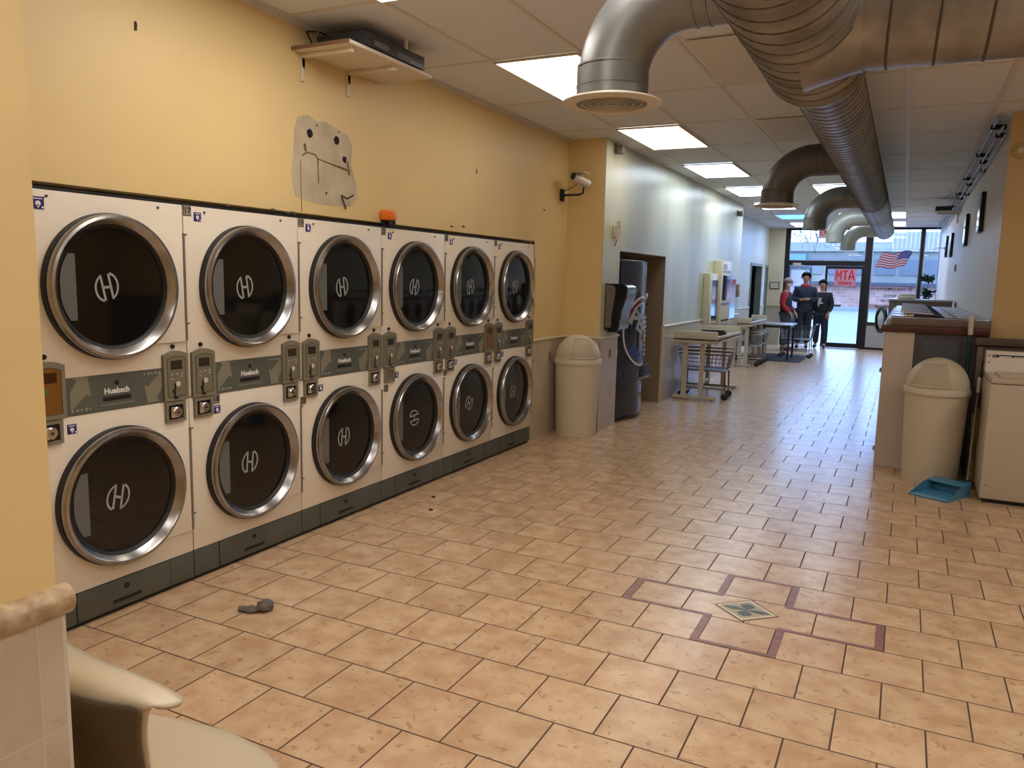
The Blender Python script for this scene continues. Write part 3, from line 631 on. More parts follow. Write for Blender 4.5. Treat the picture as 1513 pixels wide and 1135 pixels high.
# bits lying on top of the row
o = G().box(-3.16, -3.135, 4.35, 4.47, 1.8932, 1.93).lathe([(0.03, 0), (0.03, 0.03)], (-3.12, 4.41, 1.90), Z_, 12, (True, True)).build('base', black)
t = thing('warning_beacon', 'small orange warning beacon on top of the dryers', 'beacon', (-3.14, 4.40, 1.8935)); o.parent = t
o.matrix_parent_inverse = Matrix.Translation((3.14, -4.40, -1.8935))
G().box(-0.025, 0.035, -0.06, 0.06, 0.037, 0.105, bev=0.012).build('lens', mat('orange_lens', (232, 116, 24), 0.3), t)
dk = mat('brown_lint', (70, 58, 48), 0.9)
for i, (y, s_) in enumerate(((3.01, 0.012), (3.33, 0.02), (3.44, 0.014), (3.485, 0.018))):
    o = G().ball((0, 0, 0), (s_*0.8, s_*1.3, s_*0.6), 8, 6).build('lint_clump', dk); o.location = (-3.142, y, 1.8935+s_*0.6)
    tag(o, 'small dark lint clump lying on the top edge of the dryers numbered 17 and 19', 'lint', 'lint clumps on the dryer tops')

# ================================================================ LEFT WALL FITTINGS
# shelf with recorder
t = thing('wall_shelf', 'small white shelf on two brackets high above the dryers', 'shelf', (-3.17, 3.80, 2.80))
G().box(0.0, 0.40, -0.27, 0.56, 0.0, 0.02, bev=0.003).build('board', mat('white_board', (216, 206, 190), 0.5), t)
G().box(0.0, 0.402, -0.275, -0.27, 0.0, 0.02).build('edge_strip', mat('brown_edge', (130, 100, 74), 0.6), t, smooth=0)
for yy in (-0.19, 0.22):
    G().box(0.0, 0.014, yy-0.014, yy+0.014, -0.15, 0, bev=0.003).box(0.014, 0.36, yy-0.014, yy+0.014, -0.026, 0, bev=0.003).build('bracket', mat('white_bracket', (218, 208, 190), 0.4), t)
t = thing('video_recorder', 'dark grey video recorder box on the high white shelf', 'recorder', (-3.17, 3.87, 2.8205))
G().box(0.06, 0.40, -0.20, 0.40, 0.008, 0.085, bev=0.006).build('case', mat('recorder_case', (50, 52, 60), 0.4), t)
G().box(0.401, 0.404, -0.12, 0.02, 0.02, 0.05).box(0.401, 0.404, 0.10, 0.24, 0.02, 0.045).build('front_buttons', mat('recorder_buttons', (96, 98, 106), 0.4), t, smooth=0)
g = G()
for a in (0.09, 0.37):
    for b in (-0.16, 0.36): g.cyl((a, b, 0), (a, b, 0.008), 0.012, n=10)
g.build('feet', black, t)
tag(G().tube([(-3.12, 3.64, 2.86), (-3.14, 3.62, 2.92), (-3.15, 3.72, 2.95), (-3.12, 3.9, 2.94)], 0.005, 6).build('power_cord', black), 'thin black cord looping behind the recorder on the shelf', 'cord')
tag(G().box(-2.79, -2.775, 4.075, 4.09, 2.9, ZC-0.002).build('ceiling_hook', white_en), 'small white hook hanging from the ceiling above the recorder', 'hook')
# patched plaster with holes
patch = mat('bare_plaster', (196, 184, 160), 0.8, rgb2=(178, 164, 138), scale=7)
t = thing('plaster_patch', 'bare plaster patch with holes on the yellow wall above the dryers', 'wall patch', (-3.17, 3.57, 2.0))
random.seed(3)
outl = [(-0.03, 0.01), (-0.06, 0.12), (-0.04, 0.25), (-0.03, 0.38), (0.0, 0.45), (0.08, 0.475), (0.17, 0.45), (0.24, 0.465), (0.36, 0.44), (0.45, 0.42), (0.49, 0.36), (0.48, 0.25), (0.53, 0.12), (0.54, 0.04), (0.46, -0.005), (0.34, -0.02), (0.2, -0.02), (0.05, -0.01)]
G().prism(outl, (0, 0, 0), Y_, Z_, 0.0015).build('bare_area', patch, t, smooth=0)
hole = mat('hole_dark', (28, 22, 18), 0.9); stain = mat('plaster_stain', (104, 84, 60), 0.9, rgb2=(140, 120, 92), scale=40)
for (a, b, r) in ((0.10, 0.375, 0.026), (0.34, 0.372, 0.026), (0.415, 0.27, 0.02), (0.16, 0.43, 0.006), (0.36, 0.425, 0.006), (0.24, 0.05, 0.008)):
    G().prism([(a+r*math.cos(k*PI/6)*random.uniform(.85, 1.1), b+r*math.sin(k*PI/6)*random.uniform(.85, 1.1)) for k in range(12)], (0.0016, 0, 0), Y_, Z_, 0.001).build('hole', hole, t, smooth=0)
g = G().tube([(0.003, 0.03, 0.24), (0.003, 0.07, 0.265), (0.003, 0.14, 0.262), (0.003, 0.165, 0.24), (0.003, 0.17, 0.1)], 0.004, 6).tube([(0.003, 0.015, 0.21), (0.003, 0.02, -0.08)], 0.0022, 5)
g.tube([(0.003, 0.17, 0.24), (0.003, 0.3, 0.225), (0.003, 0.46, 0.21)], [0.003, 0.004, 0.008], 6).tube([(0.003, 0.44, 0.26), (0.003, 0.46, 0.18)], 0.006, 6).tube([(0.003, 0.05, 0.31), (0.003, 0.06, 0.27)], 0.008, 6)
g.build('scratches', stain, t)
t = thing('wall_anchor', 'bent metal hook sticking out of the plaster patch bottom', 'wall hook', (-3.17, 3.95, 2.02))
G().tube([(0.003, 0, 0.03), (0.04, 0.01, 0.01), (0.05, 0.06, 0.035)], 0.006, 6).tube([(0.003, 0.0, 0.03), (0.02, 0.0, -0.01), (0.015, 0.03, -0.05)], 0.005, 6).build('bent_wire', dk, t)
for i, (y, z) in enumerate(((2.525, 2.645), (5.66, 2.41), (7.0, 2.22), (5.28, 1.95), (5.46, 1.96))):
    o = G().prism([(-0.008, -0.02), (0.006, -0.018), (0.01, 0.01), (0.004, 0.024), (-0.007, 0.018)] if i < 2 else [(-0.022, -0.004), (0.02, -0.006), (0.018, 0.006), (-0.018, 0.008)], (-3.1705, y, z), Y_, Z_, 0.0015).build('screw_hole', dk, smooth=0)
    tag(o, ['small dark screw hole high on the yellow wall near its left end', 'upright screw hole in the yellow wall above the fourth dryer', 'screw hole in the yellow wall above the last dryer', 'left screw hole of the pair just above the fifth dryer', 'right screw hole of the pair just above the fifth dryer'][i], 'screw hole')
# security camera on arm
t = thing('security_camera', 'white security camera on a black arm by the yellow wall corner', 'camera', (-3.17, 7.40, 2.40))
G().box(0.001, 0.03, -0.035, 0.035, -0.06, 0.06, bev=0.008).build('wall_plate', black, t)
G().tube([(0.03, 0, 0.0), (0.20, 0, 0.0), (0.235, 0, 0.015), (0.24, 0, 0.07)], 0.011, 8).build('arm', black, t)
b_ = G().cyl((0.17, -0.10, 0.165), (0.27, 0.05, 0.10), 0.042, n=20).build('housing', offwhite, t)
G().cyl((0.175, -0.108, 0.168), (0.165, -0.122, 0.174), 0.034, n=18).cyl((0.27, 0.05, 0.10), (0.275, 0.058, 0.097), 0.03, n=18).build('lens_ring', black, b_)
G().box(0.15, 0.29, -0.13, 0.03, 0.0, 0.006).build('hood', offwhite, b_).matrix_local = Matrix.Translation((0, 0, 0.2)) @ Matrix.Rotation(0.0, 4, 'X')
G().tube([(0.2, 0.0, 0.13), (0.12, 0, 0.07), (0.03, 0.0, 0.04)], 0.004, 6).build('cable', black, t)
def dome_cam(y, z, lab):
    t_ = thing('corner_camera', lab, 'camera', (XM, y, z))
    G().box(0.001, 0.02, -0.04, 0.04, -0.05, 0.05, bev=0.004).build('bracket', galv, t_); G().box(0.02, 0.09, -0.035, 0.035, -0.06, 0.03, bev=0.01).cyl((0.05, -0.045, -0.02), (0.05, -0.034, -0.02), 0.022, n=12).build('body', mat('camera_grey', (128, 122, 112), 0.5), t_)
dome_cam(7.83, 2.90, 'small grey camera under the ceiling at the near end of the pale wall'); dome_cam(14.4, 2.79, 'small grey camera near the ceiling at the far end of the pale wall')
# wall phone
t = thing('wall_phone', 'cream wall telephone handset near the pale wall corner', 'phone', (XM, 7.86, 2.07))
G().box(0.001, 0.03, -0.03, 0.05, -0.07, 0.06, bev=0.01).build('base', cream_pl, t)
G().tube([(0.06, 0, 0.10), (0.075, 0, 0.05), (0.07, 0, -0.03), (0.05, 0, -0.09)], [0.026, 0.016, 0.016, 0.026], 10).box(0.03, 0.06, -0.015, 0.03, 0.03, 0.06).build('handset', cream_pl, t)
G().tube([(0.04, 0, -0.09), (0.03, 0.0, -0.13), (0.02, 0, -0.15)], 0.005, 6).build('cord', dk, t)
# paper towel dispenser
t = thing('towel_dispenser', 'glossy black and grey paper towel dispenser on the pale wall', 'dispenser', (XM, 7.68, 1.06))
def disp_prof(z):
    k = z/0.47; return 0.165+0.055*math.sin(PI*min(1, k*0.9+0.25))-(0.05 if k > 0.93 else 0)
zz = [0.0, 0.03, 0.10, 0.18, 0.26, 0.34, 0.41, 0.445, 0.463, 0.472]; pr_ = [0.15, 0.165, 0.165, 0.175, 0.20, 0.225, 0.235, 0.225, 0.19, 0.12]
poly = [(0.001, 0.0)]+list(zip(pr_, zz))+[(0.001, 0.472)]
G().prism(poly, (0, 0.32, 0), X_, Z_, 0.32).build('body', mat('dispenser_black', (24, 24, 28), 0.15), t, 40)
G().prism([(a*0.5, 0.02+b*0.93) for a, b in [(0.02, 0.0)]+[(x*0.95, z) for x, z in zip(pr_, zz)]+[(0.02, 0.472)]], (0, -0.001, 0), X_, Z_, 0.002).build('side_panel', mat('dispenser_side', (112, 104, 98), 0.3), t, 40)
inner = [(x+0.004, z) for x, z in zip(pr_, zz)]; g = G()
for i in range(2, 8): g.add([(inner[i][0], 0.02, inner[i][1]), (inner[i][0], 0.30, inner[i][1]), (inner[i+1][0], 0.30, inner[i+1][1]), (inner[i+1][0], 0.02, inner[i+1][1])], [(0, 1, 2, 3)])
g.build('front_cover', mat('dispenser_cover', (70, 80, 96), 0.12), t, 60)
G().box(0.02, 0.12, 0.06, 0.26, -0.03, 0.0).build('paper_slot', black, t)
for i, (p, sz, ax) in enumerate((((-3.158, 7.20, 0.79), 0.03, 'x'), ((-2.753, 7.86, 0.80), 0.03, 'x'), ((-2.753, 8.06, 0.78), 0.035, 'x'))):
    o = G().box(0.0005, 0.006, -sz, sz, -0.045, 0.045, bev=0.002).build('outlet_cover', [mat('outlet_brown', (134, 118, 96), 0.5), mat('outlet_brown', (0, 0, 0)), cream_pl][i]); o.location = p
    tag(o, ['small brown outlet plate on the tiled wall behind the left bin', 'brown outlet plate on the tiled corner right of the left bin', 'cream outlet plate on the tiled edge beside the drinks machine'][i], 'outlet')
t = thing('thermostat', 'small brown box on the pale wall above the folding tables', 'thermostat', (XM, 14.72, 1.42))
G().box(0.001, 0.05, -0.07, 0.07, -0.11, 0.12, bev=0.008).build('case', mat('thermostat_brown', (150, 124, 92), 0.5), t); G().box(0.051, 0.053, -0.04, 0.04, 0.02, 0.08).build('dial', cream_pl, t)

# ================================================================ AIR DUCTS
DX, DZ = -0.46, 2.64
t = thing('air_duct', 'large spiral metal air duct running under the ceiling to the shop front', 'air duct', (DX, 0, DZ))
def helix(g_, r, y0, y1, pitch, rr=0.005, n=28, ax='Y', skew=0):
    k = int((y1-y0)/pitch*n); pts = []
    for i in range(k+1):
        a = 2*PI*i/n; h = y0+(y1-y0)*i/k
        pts.append((r*math.cos(a), h, r*math.sin(a)) if ax == 'Y' else (h, r*math.cos(a), r*math.sin(a)))
    return g_.tube(pts, rr, 5)
RA, RB = 0.235, 0.176
G().lathe([(RA, 0), (RA, 6.98), (RA+0.008, 6.99), (RA+0.008, 7.03), (RB+0.008, 7.16), (RB, 7.18)], (0, -2.95, 0), Y_, 64).build('wide_pipe', galv, t, 50)
helix(G(), RA, -2.9, 4.02, 0.135).build('wide_seam', galv_d, t)
G().lathe([(RB, -0.95), (RB, 5.7), (RB+0.006, 5.72), (RB+0.006, 5.80), (RB, 5.82), (RB, 8.3), (RB+0.004, 8.31), (RB+0.004, 8.36), (RB, 8.37), (RB, 12.0), (RB*0.9, 12.06), (RB*0.5, 12.1), (0.001, 12.11)], (0, 5.12, 0), Y_, 56).build('narrow_pipe', galv, t, 50)
helix(G(), RB, 4.26, 10.8, 0.105, 0.004).build('narrow_seam', galv_d, t); helix(G(), RB, 10.9, 17.0, 0.2, 0.0025, 20).build('far_seam', galv_d, t)
G().tube([(0.02, 10.9, -RB-0.001), (0.02, 17.0, -RB-0.001)], 0.004, 5).build('lengthwise_seam', galv_d, t)
for k, y in enumerate((1.0, 6.4, 12.2, 16.2)):
    G().cyl((0.0, y, (RA if y < 5 else RB)), (0.0, y, ZC-DZ-0.002), 0.006, n=8).build('hanger_rod', galv, t)
# side branch towards the right wall
br = G().lathe([(RA-0.01, 0), (RA-0.01, 3.2)], (0.13, 3.50, 0), X_, 56).build('branch_pipe', galv, t, 50)
g = G()
for k in range(18):
    x_ = 0.34+k*0.165; g.tube([(x_+0.02*math.sin(a*2*PI/40), 3.50+(RA-0.01)*math.cos(a*2*PI/40), (RA-0.01)*math.sin(a*2*PI/40)) for a in range(40)], 0.006, 6, closed=True)
g.build('branch_seams', galv_d, br)
G().lathe([(RA+0.05, 0.0), (RA+0.045, 0.02), (RA-0.005, 0.20), (RA-0.005, 0.22)], (0.02, 3.50, 0), X_, 56).build('branch_boot', galv, br, 50)
def elbow(y, m_, flange, rr=0.135, xo=-0.63):
    """take-off: straight stub out of the main pipe, quarter bend, short drop, outlet"""
    pts = [(-0.05, y, 0), (-0.22, y, 0), (-0.34, y, 0)]; R0 = 0.30; xc = xo+R0
    for k in range(0, 15):
        a = PI/2*k/14; pts.append((xc-R0*math.sin(a), y, -R0+R0*math.cos(a)))
    pts.append((xo, y, -0.34)); pts = [pts[0], pts[1]]+pts[3:]
    e = G().tube(pts, rr, 40).build('elbow', m_, t, 60)
    for (c, ax, o_) in (((xo, y, -0.325), Z_, 0.006), ((xo, y, -0.25), Z_, 0.004), ((xc+0.02, y, 0), X_, 0.003), ((xc+0.07, y, 0), X_, 0.003)):
        G().lathe([(rr, -0.005), (rr+o_, -0.003), (rr+o_, 0.003), (rr, 0.005)], c, ax, 40).build('bead', m_, e)
    G().cyl((xo, y, -0.385), (xo, y, -0.26), rr+0.004, n=40).build('collar', m_, e, 60)
    z0 = -0.385
    if flange:
        G().lathe([(rr+0.004, z0+0.02), (rr+0.056, z0+0.006), (rr+0.058, z0), (rr+0.03, z0-0.010), (rr+0.004, z0-0.006), (rr-0.002, z0+0.03)], (xo, y, 0), Z_, 48).build('outlet_flange', offwhite if flange == 1 else m_, e)
        G().lathe([(0.001, z0+0.05), (rr-0.005, z0+0.05), (rr-0.004, z0+0.0)], (xo, y, 0), Z_, 32).build('throat', black, e)
        for q in (0.86, 0.64, 0.42, 0.2):
            G().lathe([(rr*q-0.004, z0+0.014), (rr*q+0.003, z0-0.004), (rr*q+0.005, z0-0.003), (rr*q-0.002, z0+0.014)], (xo, y, 0), Z_, 40).build('louvre_ring', offwhite if flange == 1 else m_, e)
    else:
        G().lathe([(rr+0.004, z0+0.001), (rr+0.012, z0-0.004), (rr-0.006, z0-0.008), (rr-0.01, z0+0.012)], (xo, y, 0), Z_, 40).build('outlet_flange', m_, e)
        G().lathe([(0.001, z0+0.01), (rr-0.008, z0+0.01)], (xo, y, 0), Z_, 32).build('throat', black, e)
ductdark = mat('duct_dark_tone', (92, 92, 92), 0.45, metal=0.4, vary=0.15, scale=5); ductpale = mat('duct_pale_tone', (178, 182, 176), 0.4, metal=0.2, vary=0.1, scale=5)  # darker and paler tones of the same elbow metal
elbow(3.02, ductgrey, 1); elbow(7.42, ductdark, 1); elbow(10.65, ductgrey, 0); elbow(13.8, ductpale, 0); elbow(17.0, ductpale, 0)
o = G().box(-0.93, -0.62, 2.5, 3.3, ZC-0.06, ZC-0.0065, bev=0.006).build('ceiling_box', offwhite); 
bpy.data.objects.remove(o)

# ================================================================ LEFT SIDE THINGS
dk0 = mat('gap_shadow', (110, 98, 80), 0.8)
def swing_bin(name, label, x, y, r, h, rz, group=None):
    t_ = thing(name, label, 'trash can', (x, y, 0), rz, group)
    G().lathe([(r*0.86, 0.0), (r*0.87, 0.01), (r*0.975, h-0.03), (r*0.98, h)], (0, 0, 0), Z_, 56, (True, False)).build('body', cream_pl, t_)
    hd = 0.255
    lid = G().lathe([(r*0.985, h-0.035), (r*1.03, h-0.033), (r*1.035, h-0.002), (r*1.02, h+0.002), (r*1.02, h+0.012), (r*0.985, h+0.02)]+[(r*0.975*math.cos(a*PI/2/14), h+0.02+(hd-0.02)*math.sin(a*PI/2/14)) for a in range(14)]+[(0.002, h+hd)], (0, 0, 0), Z_, 56).build('dome_lid', cream_pl, t_, 50)
    # swing door: a flat-fronted patch sitting in the dome, facing local -y
    g_ = G(); vs = []; fs = []; nu, nv = 12, 9
    def P_(u, v, o_):
        z = h+0.035+v*0.185; k = math.sqrt(max(0.02, 1-((z-h-0.02)/(hd-0.02))**2)); rr_ = r*0.975*k+o_
        wdt = 0.70-0.30*v; a = -PI/2+(u-0.5)*2*wdt/max(k, 0.55)
        return (rr_*math.cos(a), rr_*math.sin(a), z)
    for j in range(nv+1):
        for i in range(nu+1): vs.append(P_(i/nu, j/nv, 0.004))
    for j in range(nv):
        for i in range(nu): q = j*(nu+1)+i; fs.append((q, q+1, q+nu+2, q+nu+1))
    fl_ = g_.add(vs, fs).build('swing_flap', mat('bin_flap_shaded', (186, 176, 154), 0.5), lid, 60)  # flap colour darkened for the shade inside its rim
    rim = [P_(i/nu, 0, 0.004) for i in range(nu+1)]+[P_(1, j/nv, 0.004) for j in range(1, nv+1)]+[P_(1-i/nu, 1, 0.004) for i in range(1, nu+1)]+[P_(0, 1-j/nv, 0.004) for j in range(1, nv)]
    G().tube(rim, 0.0075, 8, closed=True).build('flap_rim', cream_pl, lid); G().tube([((a_*0.985), b_*0.985, (c_-(h+0.12))*0.93+h+0.12) for a_, b_, c_ in rim], 0.004, 6, closed=True).build('flap_gap', dk0, lid)
    return t_
swing_bin('trash_can', 'cream domed swing-lid bin in the corner past the last dryer', -2.90, 7.325, 0.232, 0.765, math.radians(37))
swing_bin('trash_can', 'cream domed swing-lid bin between the counter end and the white washer', 0.29, 7.13, 0.235, 0.755, math.radians(-17))

# drinks machine in the niche
t = thing('vending_machine', 'tall dark blue drinks vending machine standing in the wall niche', 'vending machine', (-2.80, 8.17, 0))
vside = mat('vending_side', (22, 22, 30), 0.3); vblue = mat('vending_front', (22, 26, 58), 0.12, rgb2=(46, 42, 60), scale=14, coat=0.5)
G().box(-0.78, 0, 0, 0.92, 0.03, 1.80, bev=0.006).build('cabinet', vside, t)
def vx(u): return 0.0+0.15*math.sin(PI*min(1, max(0, 0.06+u*0.9)))
n = 20; ft = G().prism([(0.0, 0.0)]+[(vx(k/n), 0.92*k/n) for k in range(n+1)]+[(0.0, 0.92)], (0, 0, 0.06), X_, Y_, 1.72).build('bowed_front', vblue, t, 50)
def onfront(pts, dz=0.002):  # (u metres across, z) onto the bowed front
    return [(vx(a/0.92)+dz, a, b) for a, b in pts]
def disc(cu_, cz, r0, r1, a0=0, a1=360, st=48):
    vs = []; fs = []
    for k in range(st+1):
        a = math.radians(a0+(a1-a0)*k/st)
        for r in (r0, r1): vs.append((cu_+r*math.cos(a), cz+r*math.sin(a)))
    return onfront(vs), [(2*k, 2*k+1, 2*k+3, 2*k+2) for k in range(st)]
g = G(); g.add(*disc(0.46, 1.0, 0.375, 0.40)); g.add(*disc(0.46, 1.0, 0.31, 0.325, 20, 160)); g.build('emblem_ring', white_p, ft, 60)
g = G(); g.add(*disc(0.46, 1.0, 0.33, 0.37, 20, 150)); g.build('emblem_red', mat('emblem_red', (120, 30, 40), 0.25), ft, 60)
g = G(); g.add(*disc(0.46, 1.0, 0.24, 0.36, 215, 330)); g.build('emblem_blue', mat('emblem_blue', (50, 70, 150), 0.25), ft, 60)
tx = G().text('PEPSI', 0.27, (0, 0, 0), X_, Y_, 0.002, bold=0.008)
ca, sa = math.cos(math.radians(-28)), math.sin(math.radians(-28))
tx.v = [(vx((0.46+(a*ca-b*sa))/0.92)+0.004+c, 0.46+(a*ca-b*sa), 1.04+(a*sa+b*ca)) for a, b, c in tx.v]; tx.build('lettering', mat('letter_silver', (176, 180, 196), 0.3), ft, smooth=0)
g = G()
for k in range(9): g.box(vx(0.9)-0.0, vx(0.9)+0.012, 0.835, 0.875, 1.12-k*0.055, 1.155-k*0.055, bev=0.003)
g.build('selection_buttons', mat('button_white', (206, 208, 214), 0.3), ft)
G().box(vx(0.9)-0.005, vx(0.9)+0.02, 0.82, 0.88, 1.36, 1.42, bev=0.004).build('coin_slot', chrome, ft); G().box(vx(0.9)-0.005, vx(0.9)+0.03, 0.83, 0.87, 1.27, 1.31).build('bill_reader', black, ft)
G().box(0.10, 0.165, 0.44, 0.80, 0.47, 0.60, bev=0.01).build('delivery_port', black, ft); G().box(0.10, 0.168, 0.42, 0.82, 0.44, 0.47, bev=0.008).build('port_sill', galv, ft)
G().box(-0.76, -0.02, 0.02, 0.90, 0, 0.03).build('feet', black, t)

# folding tables with raised ends
tbl = mat('table_laminate', (206, 198, 178), 0.35, vary=0.05, scale=6); tble = mat('table_edge', (202, 192, 170), 0.45)
def fold_table(name, label, x, y, L=1.62, W_=0.58, rz=0, group=None, h=0.80, stretch=True):
    t_ = thing(name, label, 'folding table', (x, y, 0), rz, group)
    G().box(0.0, W_, 0, L, h, h+0.025, bev=0.004).build('table_top', tbl, t_)
    for yy in (0.0, L-0.03): G().box(0.0, W_, yy, yy+0.03, h-0.04, h+0.125, bev=0.008).build('end_board', tble, t_)
    G().box(W_-0.02, W_, 0.03, L-0.03, h-0.03, h+0.06, bev=0.004).build('side_lip', tble, t_)
    for yy in (0.06, L-0.12):
        l_ = G().box(W_*0.2, W_*0.2+0.062, yy, yy+0.05, 0.05, h).box(W_*0.6, W_*0.6+0.058, yy, yy+0.05, 0.05, h).build('leg_frame', tble, t_, smooth=0)
        G().box(-0.0, W_, yy-0.01, yy+0.06, 0.012, 0.052, bev=0.006).build('foot_bar', tble, l_)
        g_ = G()
        for a in (0.04, W_-0.05): g_.cyl((a, yy+0.025, 0), (a, yy+0.025, 0.013), 0.018, n=10)
        g_.build('glide', black, l_)
    if stretch: G().box(0.15, 0.17, 0.11, L-0.12, 0.10, 0.14).build('stretcher', tble, t_, smooth=0)
    return t_
t1 = fold_table('folding_table', 'cream raised-end folding table by the pale wall, nearest of the two', -2.72, 10.30)
t2_ = fold_table('folding_table', 'cream raised-end folding table further along, beside the wall end', -2.80, 14.98, L=1.72, W_=0.30, stretch=False)
t = thing('black_tray', 'dark flat tray lying on the nearest folding table', 'tray', (-2.42, 11.35, 0.8256), 0.25)
G().box(-0.17, 0.17, -0.27, 0.27, 0.0, 0.012, bev=0.004).build('base', dark, t); g = G()
for a in ((-0.17, -0.155, -0.27, 0.27), (0.155, 0.17, -0.27, 0.27), (-0.155, 0.155, -0.27, -0.255), (-0.155, 0.155, 0.255, 0.27)): g.box(*a, 0.012, 0.045)
g.build('rim', dark, t, smooth=0)
t = thing('black_tray', 'dark shallow tray lying on the further folding table', 'tray', (-2.655, 15.9, 0.8256), -0.02)
G().box(-0.11, 0.11, -0.25, 0.25, 0, 0.03, bev=0.012).build('base', dark, t)
# dark-legged square table near the door
t = thing('square_table', 'grey topped square table with dark legs near the shop door', 'table', (-2.36, 17.17, 0))
G().box(-0.36, 0.36, -0.42, 0.42, 0.72, 0.75, bev=0.005).build('table_top', mat('grey_laminate', (176, 176, 186), 0.25), t)
for a, b in ((-0.3, -0.36), (0.3, -0.36), (-0.3, 0.36), (0.3, 0.36)): G().box(a-0.02, a+0.02, b-0.02, b+0.02, 0, 0.72).build('leg', dark, t, smooth=0)
g = G()
for b in (-0.36, 0.36): g.box(-0.28, 0.28, b-0.012, b+0.012, 0.67, 0.72)
for a in (-0.3, 0.3): g.box(a-0.012, a+0.012, -0.34, 0.34, 0.67, 0.72)
g.build('apron', dark, t, smooth=0)
tag(G().box(-2.75, -1.80, 16.55, 18.35, 0.0005, 0.012, bev=0.003).build('dark_floor_slab', mat('dark_slab', (52, 54, 66), 0.9)), 'thin dark slab on the floor under the square table and cart', 'mat')  # thin dark slab covering the floor below table and cart
t = thing('wall_sign', 'small framed notice on the cream wall behind the red-sleeved person', 'sign', (-3.02, 21.12, 1.52))
G().box(-0.12, 0.12, -0.02, -0.001, -0.09, 0.09).build('frame', dk, t, smooth=0); G().box(-0.1, 0.1, -0.023, -0.02, -0.07, 0.07).build('sheet', offwhite, t, smooth=0)

# wall machines with mirrored fronts
mir = mat('mirror_front', (190, 196, 206), 0.04, metal=1.0); postm = mat('cream_cabinet', (214, 206, 172), 0.4)
t = thing('soap_machine', 'cream wall vending cabinet with dark mirrored front, nearest of three by the folding table', 'vending machine', (XM, 12.05, 0))
G().box(0.001, 0.10, 0, 0.60, 0.93, 1.70, bev=0.006).build('cabinet', postm, t)
G().box(0.101, 0.106, 0.16, 0.58, 0.97, 1.60).build('mirror_front', mir, t, smooth=0)
G().box(0.106, 0.112, 0.03, 0.14, 0.95, 1.25).build('price_strip', white_en, t, smooth=0)
t = thing('soap_machine', 'tallest cream wall vending cabinet, middle of the mirrored three', 'vending machine', (XM, 12.70, 0))
G().box(0.001, 0.13, 0, 0.82, 0.90, 1.91, bev=0.006).build('cabinet', postm, t)
G().box(0.131, 0.136, 0.12, 0.74, 1.28, 1.68).build('mirror_front', mir, t, smooth=0); G().box(0.131, 0.138, 0.10, 0.76, 1.20, 1.24).build('dark_strip', mat('dull_red', (92, 66, 70), 0.4), t, smooth=0)
G().box(0.131, 0.134, 0.12, 0.74, 1.72, 1.76).box(0.131, 0.134, 0.12, 0.42, 1.78, 1.86).build('printed_panel', mat('print_lilac', (176, 160, 166), 0.5), t, smooth=0)
g = G()
for k in range(3): g.box(0.131, 0.15, 0.16+k*0.2, 0.24+k*0.2, 0.94, 0.97)
g.build('pull_knobs', black, t, smooth=0)
t = thing('soap_machine', 'low mirrored wall cabinet, furthest of the three along the pale wall', 'vending machine', (XM, 13.56, 0))
G().box(0.001, 0.10, 0, 0.55, 0.92, 1.68, bev=0.006).build('cabinet', mat('grey_cabinet', (150, 148, 154), 0.4), t); G().box(0.101, 0.106, 0.03, 0.52, 0.96, 1.62).build('mirror_front', mir, t, smooth=0)

